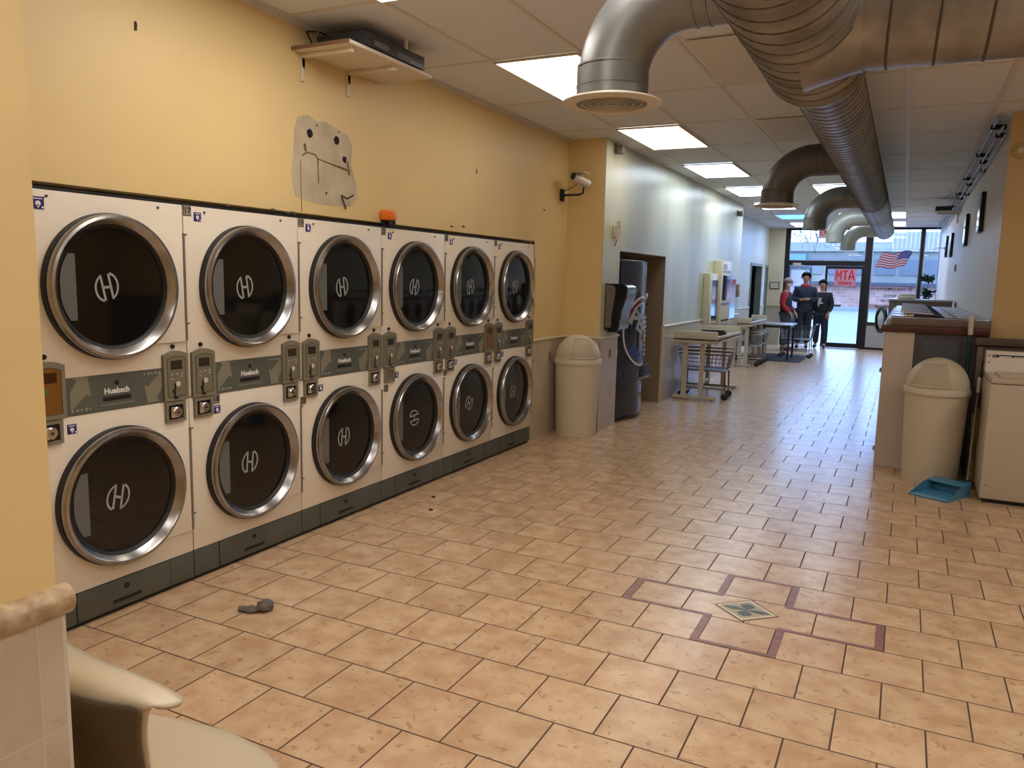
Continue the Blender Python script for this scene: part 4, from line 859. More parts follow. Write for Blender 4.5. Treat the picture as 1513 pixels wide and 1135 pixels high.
# laundry carts
wire = mat('cart_wire', (150, 148, 146), 0.3, metal=0.9); cframe = mat('cart_frame', (112, 104, 98), 0.35, metal=0.7); rimb = mat('cart_rim', (112, 86, 68), 0.45)
def cart(name, label, x, y, rz, rimm=rimb, tall=False, group=None, frame=cframe):
    t_ = thing(name, label, 'laundry cart', (x, y, 0), rz, group)
    W2, D2 = 0.29, 0.20; zb, zt = (0.40, 0.66)
    b_ = G()
    for (z, e) in ((zt, 0.05), (zt-0.05, 0.042)): b_.tube([(W2+e, D2+e, z), (-W2-e, D2+e, z), (-W2-e, -D2-e, z), (W2+e, -D2-e, z)], 0.010, 6, closed=True)
    rim_ = b_.build('basket_rim', rimm, t_)
    g_ = G()
    for i in range(13):
        a = -W2+2*W2*i/12; k = (W2+0.04)/W2
        for s_ in (-1, 1): g_.tube([(a*k, s_*(D2+0.04), zt-0.05), (a, s_*D2, zb)], 0.0028, 4)
        g_.tube([(a, -D2, zb), (a, D2, zb)], 0.0028, 4)
    for i in range(9):
        b = -D2+2*D2*i/8; k = (D2+0.04)/D2
        for s_ in (-1, 1): g_.tube([(s_*(W2+0.04), b*k, zt-0.05), (s_*W2, b, zb)], 0.0028, 4)
    for j in range(5):
        e = 0.04*j/4; z = zb+(zt-0.05-zb)*j/4
        g_.tube([(W2+e, D2+e, z), (-W2-e, D2+e, z), (-W2-e, -D2-e, z), (W2+e, -D2-e, z)], 0.0028, 4, closed=True)
    g_.build('wire_basket', wire, t_)
    g_ = G().tube([(W2, D2, zb-0.012), (-W2, D2, zb-0.012), (-W2, -D2, zb-0.012), (W2, -D2, zb-0.012)], 0.012, 6, closed=True).box(-W2, W2, -D2, D2, zb-0.022, zb-0.014)
    g_.tube([(W2, D2, 0.15), (-W2, D2, 0.15), (-W2, -D2, 0.15), (W2, -D2, 0.15)], 0.010, 6, closed=True).build('frame', frame, t_)
    for sx in (-1, 1):
        for sy in (-1, 1):
            l_ = G().tube([(sx*(W2-0.01), sy*D2, zb-0.012), (sx*W2, sy*D2, 0.13)], 0.011, 8).build('leg', frame, t_)
            G().tube([(sx*W2, sy*D2, 0.13), (sx*W2+0.0, sy*D2-0.02, 0.045)], 0.009, 6).tube([(sx*W2, sy*D2+0.0, 0.13), (sx*W2, sy*D2+0.02, 0.045)], 0.009, 6).build('fork', steel, l_)
            G().lathe([(0.02, -0.012), (0.045, -0.012), (0.048, 0), (0.045, 0.012), (0.02, 0.012)], (sx*W2, sy*D2, 0.048), Y_, 18).cyl((sx*W2, sy*D2-0.012, 0.048), (sx*W2, sy*D2+0.012, 0.048), 0.02, n=10).build('caster', black, l_)
    if tall:
        G().tube([(W2+0.04, -D2, zt), (W2+0.10, -D2, zt+0.06), (W2+0.10, D2, zt+0.06), (W2+0.04, D2, zt)], 0.011, 6).build('handle', frame, t_)
    return t_
cart('laundry_cart', 'wire laundry cart with brown rim under the nearest folding table', -2.36, 10.72, math.radians(4))
cart('laundry_cart', 'chrome laundry cart in front, sticking out beneath the further folding table', -2.70, 15.42, math.radians(0), rimm=wire, frame=wire)
cart('laundry_cart', 'chrome laundry cart parked behind another under the further folding table', -2.70, 16.05, math.radians(0), rimm=wire, frame=wire)
cart('laundry_cart', 'dark rimmed laundry cart standing by the square table near the door', -2.02, 17.85, math.radians(0), rimm=dark, tall=True)

# ================================================================ RIGHT SIDE
# bank of front-loading washers on a raised base
zt = 1.31
t = thing('washer_counter', 'long built-in counter end with dark red ledge at the right aisle', 'counter', (0, 7.48, 0))
pan = mat('grey_laminate_panel', (204, 192, 182), 0.5, vary=0.06, scale=5); slate = mat('slate_panel', (78, 78, 88), 0.45); redw = mat('dark_red_wood', (84, 42, 38), 0.4, vary=0.2, scale=12)
G().box(-0.134, 0.10, 0, 0.05, 0, 1.18).build('side_panel', pan, t, smooth=0)
e = G().box(0.10, 0.648, 0.015, 0.05, 0, 1.18).build('end_panel', slate, t, smooth=0); G().box(0.17, 0.46, 0.010, 0.015, 0.35, 1.13, bev=0.002).build('access_door', mat('slate_door', (70, 71, 82), 0.4), e)
G().box(-0.158, 0.648, -0.02, 0.06, 1.18, 1.24, bev=0.006).build('ledge', redw, t); G().box(-0.09, 0.648, 0.0, 0.04, 1.24, 1.295, bev=0.004).build('ledge_riser', mat('taupe_wood', (112, 98, 88), 0.5), t)
G().box(-0.158, -0.13, 0.06, 4.95, 1.18, 1.22).build('side_ledge', redw, t, smooth=0)
G().box(-0.13, 0.648, 0.05, 4.95, 0.0, 0.30).build('plinth', pan, t, smooth=0)
for z, y in ((0.13, 0.02), (0.82, 0.05)): G().box(-0.150, -0.134, y, y+0.02, z, z+0.04).build('hinge_tab', galv, t, smooth=0)
wtop = mat('washer_top', (150, 152, 158), 0.22, metal=0.5); wfront = mat('washer_front', (170, 168, 166), 0.35)
def front_washer():
    r_t = thing('front_load_washer', '', 'washing machine')
    G().box(-0.125, 0.64, 0.004, 0.72, 0.302, 1.285, bev=0.006).build('cabinet', wfront, r_t)
    G().box(-0.09, 0.645, 0.004, 0.72, 1.286, 1.31, bev=0.006).build('top_panel', wtop, r_t)
    G().box(0.40, 0.415, 0.006, 0.718, 1.3105, 1.312).build('top_seam', mat('seam_tan', (140, 128, 104), 0.5), r_t, smooth=0)
    c_ = G().prism([(0.0, 0), (0.0, 0.022), (0.29, 0.018), (0.32, 0.006), (0.32, 0)], (0, 0.22, 1.3105), X_, Z_, 0.12).build('coin_tray', black, r_t, smooth=0)
    G().prism([(-0.03, 0.026), (-0.02, 0.044), (0.23, 0.032), (0.24, 0.022)], (0, 0.19, 1.3115), X_, Z_, 0.05).build('coin_slide', mat('slide_glint', (214, 216, 222), 0.25, metal=0.3), c_, smooth=0); G().box(0.0, 0.08, 0.02, 0.08, 1.3105, 1.33, bev=0.004).build('slide_end', chrome, c_)  # slide whitened to stand in for the window reflected in its chrome
    d_ = G().lathe([(0.19, 0), (0.235, 0.002), (0.235, 0.006), (0.2, 0.008), (0.17, 0.004)], (-0.126, 0.36, 0.93), (-1, 0, 0), 40).build('door', chrome, r_t)
    G().lathe([(0.001, 0.002), (0.17, 0.005)], (-0.126, 0.36, 0.93), (-1, 0, 0), 32).build('door_glass', dglass, d_)
    return r_t
proto = front_washer()
wl_ = ['grey front-loading washer at the counter end, its coin slide nearest the viewer', 'second grey washer from the counter end, coin slide on its top', 'third grey washer top with a coin slide, mid row behind the counter end', 'fourth grey washer top along the right counter', 'fifth grey washer top along the right counter', 'sixth grey washer in the counter, just before the taller cabinet']
for k in range(6):
    d = proto if k == 0 else dup(proto)
    d.location = (0, 7.545+0.728*k, 0); d['label'] = wl_[k]; d['group'] = 'washers in the right counter'
# big washer with an open door, and the tall cabinet at the far end
t = thing('tall_washer', 'taller brown-grey washer cabinet at the far end of the right counter', 'washing machine', (0, 12.6, 0))
tc_ = mat('tall_cabinet', (112, 102, 94), 0.4)
G().box(-0.20, 0.60, 0.0, 0.75, 0.301, 1.36, bev=0.006).build('cabinet', tc_, t); G().box(-0.21, 0.61, -0.01, 0.76, 1.361, 1.385, bev=0.005).build('top_cover', mat('cabinet_top', (176, 176, 178), 0.3), t)
G().box(-0.17, 0.58, 0.02, 0.73, 0.0, 0.30).build('base', tc_, t, smooth=0)
dd = G().lathe([(0.16, 0), (0.22, 0.0), (0.235, 0.02), (0.225, 0.045), (0.17, 0.05)], (0, 0, 0), (0, -1, 0), 44).build('open_door', mat('door_ring_dark', (72, 72, 78), 0.3, metal=0.6), t)
dd.location = (-0.262, -0.17, 1.09); dd.rotation_euler = (0, 0, math.radians(-68)); dd.scale = (0.85, 0.85, 0.85)
gl_ = G().lathe([(0.001, 0.06), (0.10, 0.05), (0.165, 0.02)], (0, 0, 0), (0, -1, 0), 36).build('door_bowl', mat('bowl_glass', (196, 202, 214), 0.1), dd)
G().tube([(-0.20, 0.0, 1.05), (-0.235, -0.03, 1.05), (-0.25, -0.06, 1.05)], 0.012, 6).build('door_hinge', galv, t)
t = thing('folded_cloth', 'white folded cloth on top of the tall washer cabinet', 'cloth', (0.02, 12.9, 1.386))
G().box(-0.12, 0.12, -0.08, 0.08, 0, 0.05, bev=0.02).build('lower_fold', white_en, t); G().box(-0.09, 0.11, -0.07, 0.07, 0.05, 0.075, bev=0.012).build('upper_fold', white_en, t)
# low partition to the right of the counter
t = thing('low_partition', 'dark wood low partition behind the white washer', 'partition', (0, 7.46, 0))
dwood = mat('dark_wood', (92, 78, 68), 0.5, vary=0.2, scale=9)
G().box(0.562, 3.9, -0.045, -0.01, 0, 1.11).build('board', mat('dim_panel', (88, 76, 70), 0.6), t, smooth=0); G().box(0.545, 3.95, -0.10, -0.008, 1.11, 1.17, bev=0.005).build('cap', dwood, t)
G().box(0.562, 0.60, -0.08, -0.046, 0, 1.10).build('post', mat('post_grey', (120, 112, 104), 0.5), t, smooth=0)
g = G().box(0.601, 3.9, -0.08, -0.046, 0.98, 1.10); g.build('upper_rail', dwood, t, smooth=0)
# white top-loading washer
t = thing('top_load_washer', 'white top-loading coin washer at the right edge of the view', 'washing machine', (0.605, 6.585, 0))
wen = mat('washer_enamel', (196, 184, 168), 0.35)
b_ = G().box(0, 0.68, 0.0, 0.64, 0.03, 0.885, bev=0.012).build('cabinet', wen, t); G().box(0.03, 0.65, 0.03, 0.6, 0, 0.03).build('toe_kick', black, t, smooth=0)
G().cyl((0.035, -0.002, 0.135), (0.035, 0.002, 0.135), 0.006, n=8).build('screw', galv, b_)
G().box(0.0, 0.68, -0.004, 0.64, 0.886, 0.925, bev=0.012).build('top_panel', wen, t); G().box(0.06, 0.62, 0.01, 0.44, 0.925, 0.937, bev=0.004).build('lid', wen, t)
c_ = G().prism([(0.47, 0.925), (0.64, 0.925), (0.64, 1.085), (0.53, 1.085), (0.50, 1.0)], (0.0, 0, 0), Y_, Z_, 0.68).build('console', white_en, t, smooth=0)
G().box(0.04, 0.30, -0.002, 0.002, -0.014, 0.014).build('name_strip', black, c_, smooth=0).location = (0, 0.516, 1.045)
G().box(0.315, 0.5, -0.002, 0.002, -0.025, 0.02).build('price_window', black, c_, smooth=0).location = (0, 0.516, 1.045)
g = G().box(0.085, 0.17, -0.004, -0.002, -0.004, 0.006).box(0.18, 0.28, -0.004, -0.002, -0.003, 0.004); o = g.build('strip_print', white_p, c_, smooth=0); o.location = (0, 0.516, 1.045)
o = G().box(0.042, 0.066, -0.004, -0.002, -0.011, 0.011).build('emblem', galv, c_, smooth=0); o.location = (0, 0.516, 1.045)
for i, z in enumerate((1.05, 1.00)): G().cyl((0.018, 0.512 if i == 0 else 0.499, z), (0.018, 0.505 if i == 0 else 0.493, z), 0.006, n=8).build('screw', dk, c_)

# brooms, mop and dustpan
def pole(name, label, cat, p0, p1, r, m_, grip=None, gl=0.12, head=None):
    p0, p1 = Vector(p0), Vector(p1); t_ = thing(name, label, cat, p0); d = p1-p0
    G().cyl((0, 0, 0), d, r, n=12).build('handle', m_, t_)
    if grip: G().cyl(d*(1-gl/d.length), d*1.004, r*1.35, n=12).ball(d*1.004, r*1.35, 12, 8).build('grip', grip, t_)
    return t_
grp_ = mat('grey_pole', (132, 128, 120), 0.4, metal=0.4); yel = mat('yellow_plastic', (206, 184, 34), 0.45); grn = mat('green_pole', (18, 66, 52), 0.35)
t = pole('broom', 'grey broom handle with white grip leaning beside the right bin', 'broom', (0.555, 6.99, 0.05), (0.585, 7.24, 0.845), 0.011, grp_, white_en, 0.11)
G().box(-0.06, 0.03, -0.03, 0.05, -0.05, 0.02, bev=0.01).build('head', grn, t)
t = pole('broom', 'left of two yellow broom poles between bin and washer', 'broom', (0.575, 7.10, 0.002), (0.572, 7.30, 0.56), 0.012, yel); t['group'] = ''
t = pole('broom', 'right of two yellow broom poles, next to the white washer', 'broom', (0.608, 7.28, 0.002), (0.608, 7.33, 0.60), 0.012, yel)
for o in list(COL.objects):
    if o.get('group') == '': del o['group']
t = pole('mop', 'dark green mop pole with white end standing behind the right bin', 'mop', (0.515, 7.415, 0.04), (0.500, 7.405, 1.33), 0.014, grn, offwhite, 0.14)
G().box(-0.05, 0.03, -0.02, 0.02, -0.04, 0.03, bev=0.01).build('head', mat('mop_grey', (120, 116, 110), 0.9), t)
t = thing('dustpan', 'light blue plastic dustpan on the floor in front of the right bin', 'dustpan', (0.36, 6.655, 0.001), math.radians(-30))
blue = mat('dustpan_blue', (72, 138, 176), 0.35)
W1, W2, L_, H_ = 0.145, 0.135, 0.26, 0.095
q = [(-W1, -0.19, 0.0), (W1, -0.19, 0.0), (W2, 0.15, 0.004), (-W2, 0.15, 0.004)]; up = [(-W1, -0.16, 0.012), (W1, -0.16, 0.012), (W2, 0.0, H_*0.85), (W2, 0.17, H_), (-W2, 0.17, H_), (-W2, 0.0, H_*0.85)]
def slab(a, b, c, d, th, g_):
    a, b, c, d = map(Vector, (a, b, c, d)); nn = (b-a).cross(d-a).normalized()*th
    g_.add([tuple(v) for v in (a, b, c, d, a+nn, b+nn, c+nn, d+nn)], [(3, 2, 1, 0), (4, 5, 6, 7), (0, 1, 5, 4), (1, 2, 6, 5), (2, 3, 7, 6), (3, 0, 4, 7)])
g = G(); slab(q[0], q[1], q[2], q[3], 0.004, g); slab(q[0], up[0], up[5], (-W2, 0.0, 0.002), 0.004, g); slab((-W2, 0.0, 0.002), up[5], up[4], q[3], 0.004, g); slab(q[1], (W2, 0.0, 0.002), up[2], up[1], 0.004, g); slab((W2, 0.0, 0.002), q[2], up[3], up[2], 0.004, g); slab(q[3], q[2], up[3], up[4], 0.004, g)
slab((-W2, 0.07, H_*0.8), (W2, 0.07, H_*0.8), (W2, 0.16, H_), (-W2, 0.16, H_), 0.004, g)
g.build('pan', blue, t, 30)
G().tube([(0.07, 0.165, 0.05), (0.08, 0.21, 0.075), (0.09, 0.24, 0.07)], [0.022, 0.017, 0.02], 10).build('handle', blue, t)
g = G(); slab((-W1*0.98, -0.188, 0.006), (W1*0.98, -0.188, 0.006), (W1*0.9, -0.13, 0.009), (-W1*0.9, -0.13, 0.009), 0.002, g); g.build('lip', mat('dustpan_lip', (110, 160, 186), 0.35), t)

# right wall fittings
for i, (y, z, lab) in enumerate(((9.55, 2.34, 'dark narrow wall frame nearest the mustard column, high on the right wall'), (11.75, 2.30, 'second dark wall frame from the mustard column on the right wall'), (15.4, 2.28, 'third dark wall frame on the right wall, past the high shelf'), (17.35, 2.34, 'fourth dark wall frame, nearest the shop window on the right wall'))):
    t = thing('picture_frame', lab, 'picture frame', (0.655, y, z), group='dark frames on the right wall')
    G().box(-0.04, -0.002, -0.17, 0.17, -0.20, 0.20, bev=0.004).build('frame', mat('frame_black', (24, 26, 36), 0.3), t); G().box(-0.043, -0.04, -0.14, 0.14, -0.17, 0.17).build('picture', mat('picture_dark', (52, 54, 72), 0.15), t, smooth=0)
g = None
for k, (x, z) in enumerate(((0.60, 2.86), (0.625, 2.80), (0.56, 2.93))):
    pts = [(x, y, z+0.006*math.sin(y*1.7+k)) for y in [7.58+0.6*i for i in range(23)]]
    t = thing('conduit', ['lower silver conduit pipe along the top of the right wall', 'lowest thin conduit against the right wall under the ceiling', 'upper thin conduit along the right edge of the ceiling'][k], 'conduit', (0, 0, 0), group='conduits under the ceiling at the right wall')
    G().tube(pts, 0.010, 8).build('pipe', galv, t)
    for y in ((8.0, 9.6, 11.6, 13.4, 15.5) if k != 1 else (9.8, 12.2)): G().box(x-0.02, 0.654, y-0.02, y+0.02, z-0.018, z+0.018).build('clamp', black, t, smooth=0)
t = thing('wall_shelf', 'small white shelf high on the right wall near the shop window', 'shelf', (0.655, 14.4, 2.74))
G().box(-0.34, -0.001, -0.22, 0.22, 0, 0.02).build('board', offwhite, t, smooth=0); G().box(-0.30, -0.001, -0.02, 0.01, -0.02, 0).box(-0.02, -0.001, -0.02, 0.01, -0.16, -0.02).build('bracket', offwhite, t, smooth=0)
t = thing('video_recorder', 'black box on the small high shelf at the right wall', 'recorder', (0.49, 14.4, 2.7605)); G().box(-0.17, 0.06, -0.19, 0.19, 0.004, 0.07, bev=0.008).build('case', dark, t); G().box(-0.174, -0.17, -0.1, 0.1, 0.02, 0.05).build('front', galv, t, smooth=0)
t = thing('round_plate', 'small round grey plate on the right wall above the counter', 'wall plate', (0.655, 13.7, 1.86)); G().lathe([(0.001, 0.02), (0.05, 0.018), (0.055, 0.001)], (0, 0, 0), (-1, 0, 0), 20).build('cover', mat('plate_grey', (128, 124, 112), 0.5), t); G().lathe([(0.001, 0.024), (0.02, 0.023), (0.02, 0.019)], (0, 0, 0), (-1, 0, 0), 12).build('knob', galv_d, t)
t = thing('smoke_alarm', 'round mustard wall fitting high at the right edge of the column', 'alarm', (0.73, 7.555, 2.66)); G().lathe([(0.001, 0.035), (0.035, 0.034), (0.06, 0.02), (0.062, 0.001)], (0, 0, 0), (0, -1, 0), 28).build('cover', mat('alarm_tan', (190, 164, 118), 0.5), t); G().lathe([(0.02, 0.035), (0.022, 0.039), (0.001, 0.039)], (0, 0, 0), (0, -1, 0), 16).build('test_button', offwhite, t)
t = thing('curtain_hook', 'thin wire hook sticking out of the right wall near the window', 'hook', (0.655, 18.4, 2.36)); G().tube([(-0.002, 0, 0), (-0.16, 0, 0.0), (-0.2, 0, -0.01), (-0.19, 0, -0.05)], 0.006, 6).build('wire', dk, t); G().ball((-0.012, 0, 0), 0.02, 10, 6).build('rosette', dk, t)
t = thing('potted_plant', 'dark green leafy plant at the right end of the shop window', 'potted plant', (0.44, 20.2, 0))
random.seed(11)
G().lathe([(0.0, 0.0), (0.06, 0.0), (0.085, 0.16), (0.08, 0.16), (0.06, 0.12), (0.0, 0.12)], (0, 0, 1.14), Z_, 20).build('pot', mat('pot_brown', (90, 62, 50), 0.6), t); G().tube([(0, 0, 1.26), (0.005, 0, 1.5), (0, 0, 1.72)], 0.007, 6).build('stem', bark, t)
leaf_cloud((-0.02, 0, 1.76), (0.045, 0.05, 0.03), 70, 0.12).build('leaves', mat('deep_leaf', (24, 62, 50), 0.5), t, smooth=0); leaf_cloud((-0.01, 0, 1.42), (0.045, 0.05, 0.05), 80, 0.12).build('leaves', mat('deep_leaf', (24, 62, 50)), t, smooth=0)
t = thing('plant_stand', 'slim stand carrying the potted plant by the window', 'stand', (0.44, 20.2, 0)); G().cyl((0, 0, 1.11), (0, 0, 1.14), 0.085, n=20).build('plate', dwood, t); G().cyl((0, 0, 0.02), (0, 0, 1.11), 0.018, n=10).build('pole', dwood, t); G().cyl((0, 0, 0), (0, 0, 0.02), 0.08, n=20).build('base', dwood, t)

# ================================================================ FLOOR INLAY, LINT
inl = mat('inlay_border', (150, 108, 96), 0.35, rgb2=(128, 88, 78), scale=30)
Z1 = 0.0012; g = G(); w1, w2 = 0.036, 0.024
x0, x1, y0, y1 = -1.140, 0.037, 3.593, 3.888; xa, xb = -0.737, -0.368; yb, yt = 3.302, 4.186
def hs(a, b, y): g.box(a, b, y, y+w2, 0.0002, Z1)
def vs_(x, a, b): g.box(x, x+w1, a, b, 0.0002, Z1)
vs_(x0, y0, y1); vs_(x1-w1, y0, y1)
hs(x0+w1, xa, y0); hs(xb, x1-w1, y0); hs(x0+w1, xa, y1-w2); hs(xb, x1-w1, y1-w2)
vs_(xa, y1-w2, yt); vs_(xb-w1, y1-w2, yt); hs(xa+w1, xb-w1, yt-w2)
vs_(xa, yb, y0+w2); vs_(xb-w1, yb, y0+w2); hs(xa+w1, xb-w1, yb)
struct(g.build('trim_40', inl, smooth=0))
cx, cy = -0.566, 3.742
def dia(a, b, z0, z1, m_, n_): struct(G().prism([(-a, 0), (0, -b), (a, 0), (0, b)], (cx, cy, z0), X_, Y_, z1-z0).build(n_, m_, smooth=0))
dia(0.153, 0.140, 0.0002, 0.0014, mat('inlay_brown', (128, 98, 70), 0.4), 'trim_41'); dia(0.140, 0.126, 0.0015, 0.0020, mat('inlay_cream', (226, 212, 186), 0.4), 'trim_42'); dia(0.124, 0.108, 0.0021, 0.0025, mat('inlay_olive', (166, 158, 128), 0.4, rgb2=(190, 170, 140), scale=60), 'trim_43')
g = G()
for a, rl, rw in ((0, 0.112, 0.018), (PI, 0.112, 0.018), (PI/2, 0.078, 0.034), (-PI/2, 0.078, 0.034)):
    pts = [(0.0, 0.0)]+[((rl*(k/8)), rw*math.sin(PI*(k/8)**(1.0 if rl > 0.09 else 1.4))) for k in range(1, 8)]+[(rl, 0)]+[(rl*(k/8), -rw*math.sin(PI*(k/8)**(1.0 if rl > 0.09 else 1.4))) for k in range(7, 0, -1)]
    g.prism([(x*math.cos(a)-y*math.sin(a), x*math.sin(a)+y*math.cos(a)) for x, y in pts], (cx, cy, 0.0026), X_, Y_, 0.0004)
struct(g.build('trim_44', mat('inlay_slate', (82, 84, 78), 0.3, rgb2=(58, 58, 54), scale=50), smooth=0))
# crumpled rag
random.seed(5)
t = thing('grey_rag', 'crumpled grey rag lying on the floor tiles near the dryers', 'rag', (-2.59, 2.60, 0.0), math.radians(15))
ragm = mat('rag_grey', (112, 104, 100), 0.95, vary=0.3, scale=60, bump=0.3)
def crumple(c, r, n_, seed):
    g_ = G().ball((0, 0, 0), 1, 18, 12); rnd = random.Random(seed); ph = [rnd.uniform(0, 6) for _ in range(6)]
    g_.v = [(c[0]+r[0]*x*(1+0.18*math.sin(5*y+ph[0])+0.1*math.sin(9*z+ph[1])), c[1]+r[1]*y*(1+0.2*math.sin(6*x+ph[2])), max(0.0005, c[2]+r[2]*z*(1+0.25*math.sin(7*x+ph[3])+0.2*math.sin(6*y+ph[4])))) for x, y, z in g_.v]
    return g_.build(n_, ragm, t, 80)
crumple((0.03, 0.01, 0.022), (0.036, 0.045, 0.028), 'balled_end', 1); crumple((-0.035, -0.02, 0.010), (0.055, 0.026, 0.014), 'flat_end', 2)
for i, (x, y) in enumerate(((-2.9, 4.62), (-2.75, 4.35))):
    o = G().ball((0, 0, 0.0), (0.018, 0.012, 0.006), 8, 5).build('lint_fluff', dk); o.location = (x, y, 0.006); tag(o, 'tiny dark lint fluff on the floor by the third dryer', 'lint', 'lint fluffs on the floor')

# ================================================================ MOULDED CHAIRS
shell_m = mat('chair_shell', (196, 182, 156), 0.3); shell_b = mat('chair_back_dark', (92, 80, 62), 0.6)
def smooth_shell(name, rows, parent, m_, th=0.008):
    """loft rows of points into a shell with real thickness"""
    n_ = len(rows[0]); vs = [p for r in rows for p in r]; fs = []
    for i in range(len(rows)-1):
        for k in range(n_-1): fs.append((i*n_+k, i*n_+k+1, (i+1)*n_+k+1, (i+1)*n_+k))
    o_ = G().add(vs, fs).build(name, m_, parent, 80)
    md = o_.modifiers.new('sub', 'SUBSURF'); md.levels = 2; md.render_levels = 2
    md = o_.modifiers.new('thick', 'SOLIDIFY'); md.thickness = th; md.offset = 0
    return o_
def chair(label, loc, rz):
    t_ = thing('moulded_chair', label, 'chair', loc, rz)
    # local: faces +y, x across; profile from front edge of the seat up to the rolled top of the back
    prof = [(0.255, 0.385, 0.22), (0.235, 0.425, 0.245), (0.15, 0.43, 0.26), (0.04, 0.41, 0.255), (-0.06, 0.405, 0.23), (-0.125, 0.45, 0.175), (-0.15, 0.53, 0.15), (-0.17, 0.62, 0.165), (-0.19, 0.70, 0.19), (-0.195, 0.755, 0.215), (-0.165, 0.775, 0.235), (-0.11, 0.765, 0.245)]
    rows = []
    for i, (y, z, w) in enumerate(prof):
        row = []; back = max(0, (i-4)/6.0)
        for k in range(11):
            u = -1+2*k/10; a = abs(u); x = u*w; yy = y; zz = z
            if i <= 4: zz += 0.07*max(0, a-0.5)**1.5*(0.6 if i > 0 else 0.2)
            if i <= 2: yy -= (0.09, 0.07, 0.03)[i]*a**2.5
            if i >= 5: yy += 0.05*a**2.0
            if i >= 10: zz -= 0.03*a**3; yy -= 0.02*a**3
            row.append((x, yy, zz))
        rows.append(row)
    smooth_shell('seat_shell', rows, t_, shell_m)
    smooth_shell('back_shade_sheet', [[(x*0.985, y-0.012, z) for x, y, z in r] for r in rows[4:10]], t_, shell_b, 0.004)  # thin dark sheet paints shade onto the back's outer face
    for sx in (-1, 1):
        for sy in (0.16, -0.12): G().tube([(sx*0.15, sy*0.7, 0.405), (sx*0.19, sy, 0.30), (sx*0.21, sy*1.3, 0.0)], 0.011, 8).build('leg', galv, t_)
    return t_
chair('beige moulded shell chair partly hidden by the tiled corner at the lower left', (-1.42, 1.10, 0), math.radians(-4))

# ================================================================ PEOPLE
skin_m = mat('skin', (176, 130, 108), 0.5); eye_m = mat('eye_dark', (30, 24, 24), 0.3); lip_m = mat('lips', (150, 92, 84), 0.5)
def skinned(name, chains, m_, parent, sub=2):
    """chains: lists of (x, y, z, r); identical points are shared, so the surface is continuous"""
    vs = []; rs = []; es = []; idx = {}
    for ch in chains:
        prev = None
        for (x, y, z, r) in ch:
            k = (round(x, 4), round(y, 4), round(z, 4))
            if k not in idx: idx[k] = len(vs); vs.append((x, y, z)); rs.append(r)
            if prev is not None and prev != idx[k]: es.append((prev, idx[k]))
            prev = idx[k]
    me = bpy.data.meshes.new(name); me.from_pydata(vs, es, []); o_ = bpy.data.objects.new(name, me); COL.objects.link(o_)
    sk = o_.modifiers.new('skin', 'SKIN'); sk.use_smooth_shade = True
    for i, r in enumerate(rs):
        d_ = me.skin_vertices[0].data[i]; d_.radius = r if isinstance(r, tuple) else (r, r); d_.use_root = (i == 0)
    sb = o_.modifiers.new('sub', 'SUBSURF'); sb.levels = sub; sb.render_levels = sub
    bpy.context.view_layer.update()
    m2 = bpy.data.meshes.new_from_object(o_.evaluated_get(bpy.context.evaluated_depsgraph_get()))
    bpy.data.objects.remove(o_); m2.materials.clear(); m2.materials.append(m_); m2.polygons.foreach_set('use_smooth', [True]*len(m2.polygons))
    o2 = bpy.data.objects.new(name, m2); COL.objects.link(o2); o2.parent = parent; return o2
def hand(w, d, side):
    """palm, four unequal bent fingers and a side thumb, growing on from the wrist"""
    w = Vector(w); d = Vector(d).normalized(); up = Vector((0, 0, 1)) if abs(d.z) < 0.8 else Vector((0, -1, 0)); s_ = d.cross(up).normalized()*side; n_ = s_.cross(d)*side
    p = w+d*0.075; ch = [[(*w, 0.026), (*p, 0.030)]]
    for k, L in enumerate((0.062, 0.072, 0.066, 0.050)):
        a = p+s_*(0.027-0.018*k)+d*0.012; b = a+d*L*0.55+n_*-0.008; c = b+d*L*0.40+n_*-0.022
        ch.append([(*p, 0.030), (*a, 0.010), (*b, 0.0095), (*c, 0.0085)])
    q = w+d*0.03; a = q+s_*0.032+d*0.01; ch.append([(*w, 0.026), (*a, 0.012), (*(a+s_*0.014+d*0.032), 0.0105), (*(a+s_*0.012+d*0.055), 0.009)])
    return ch
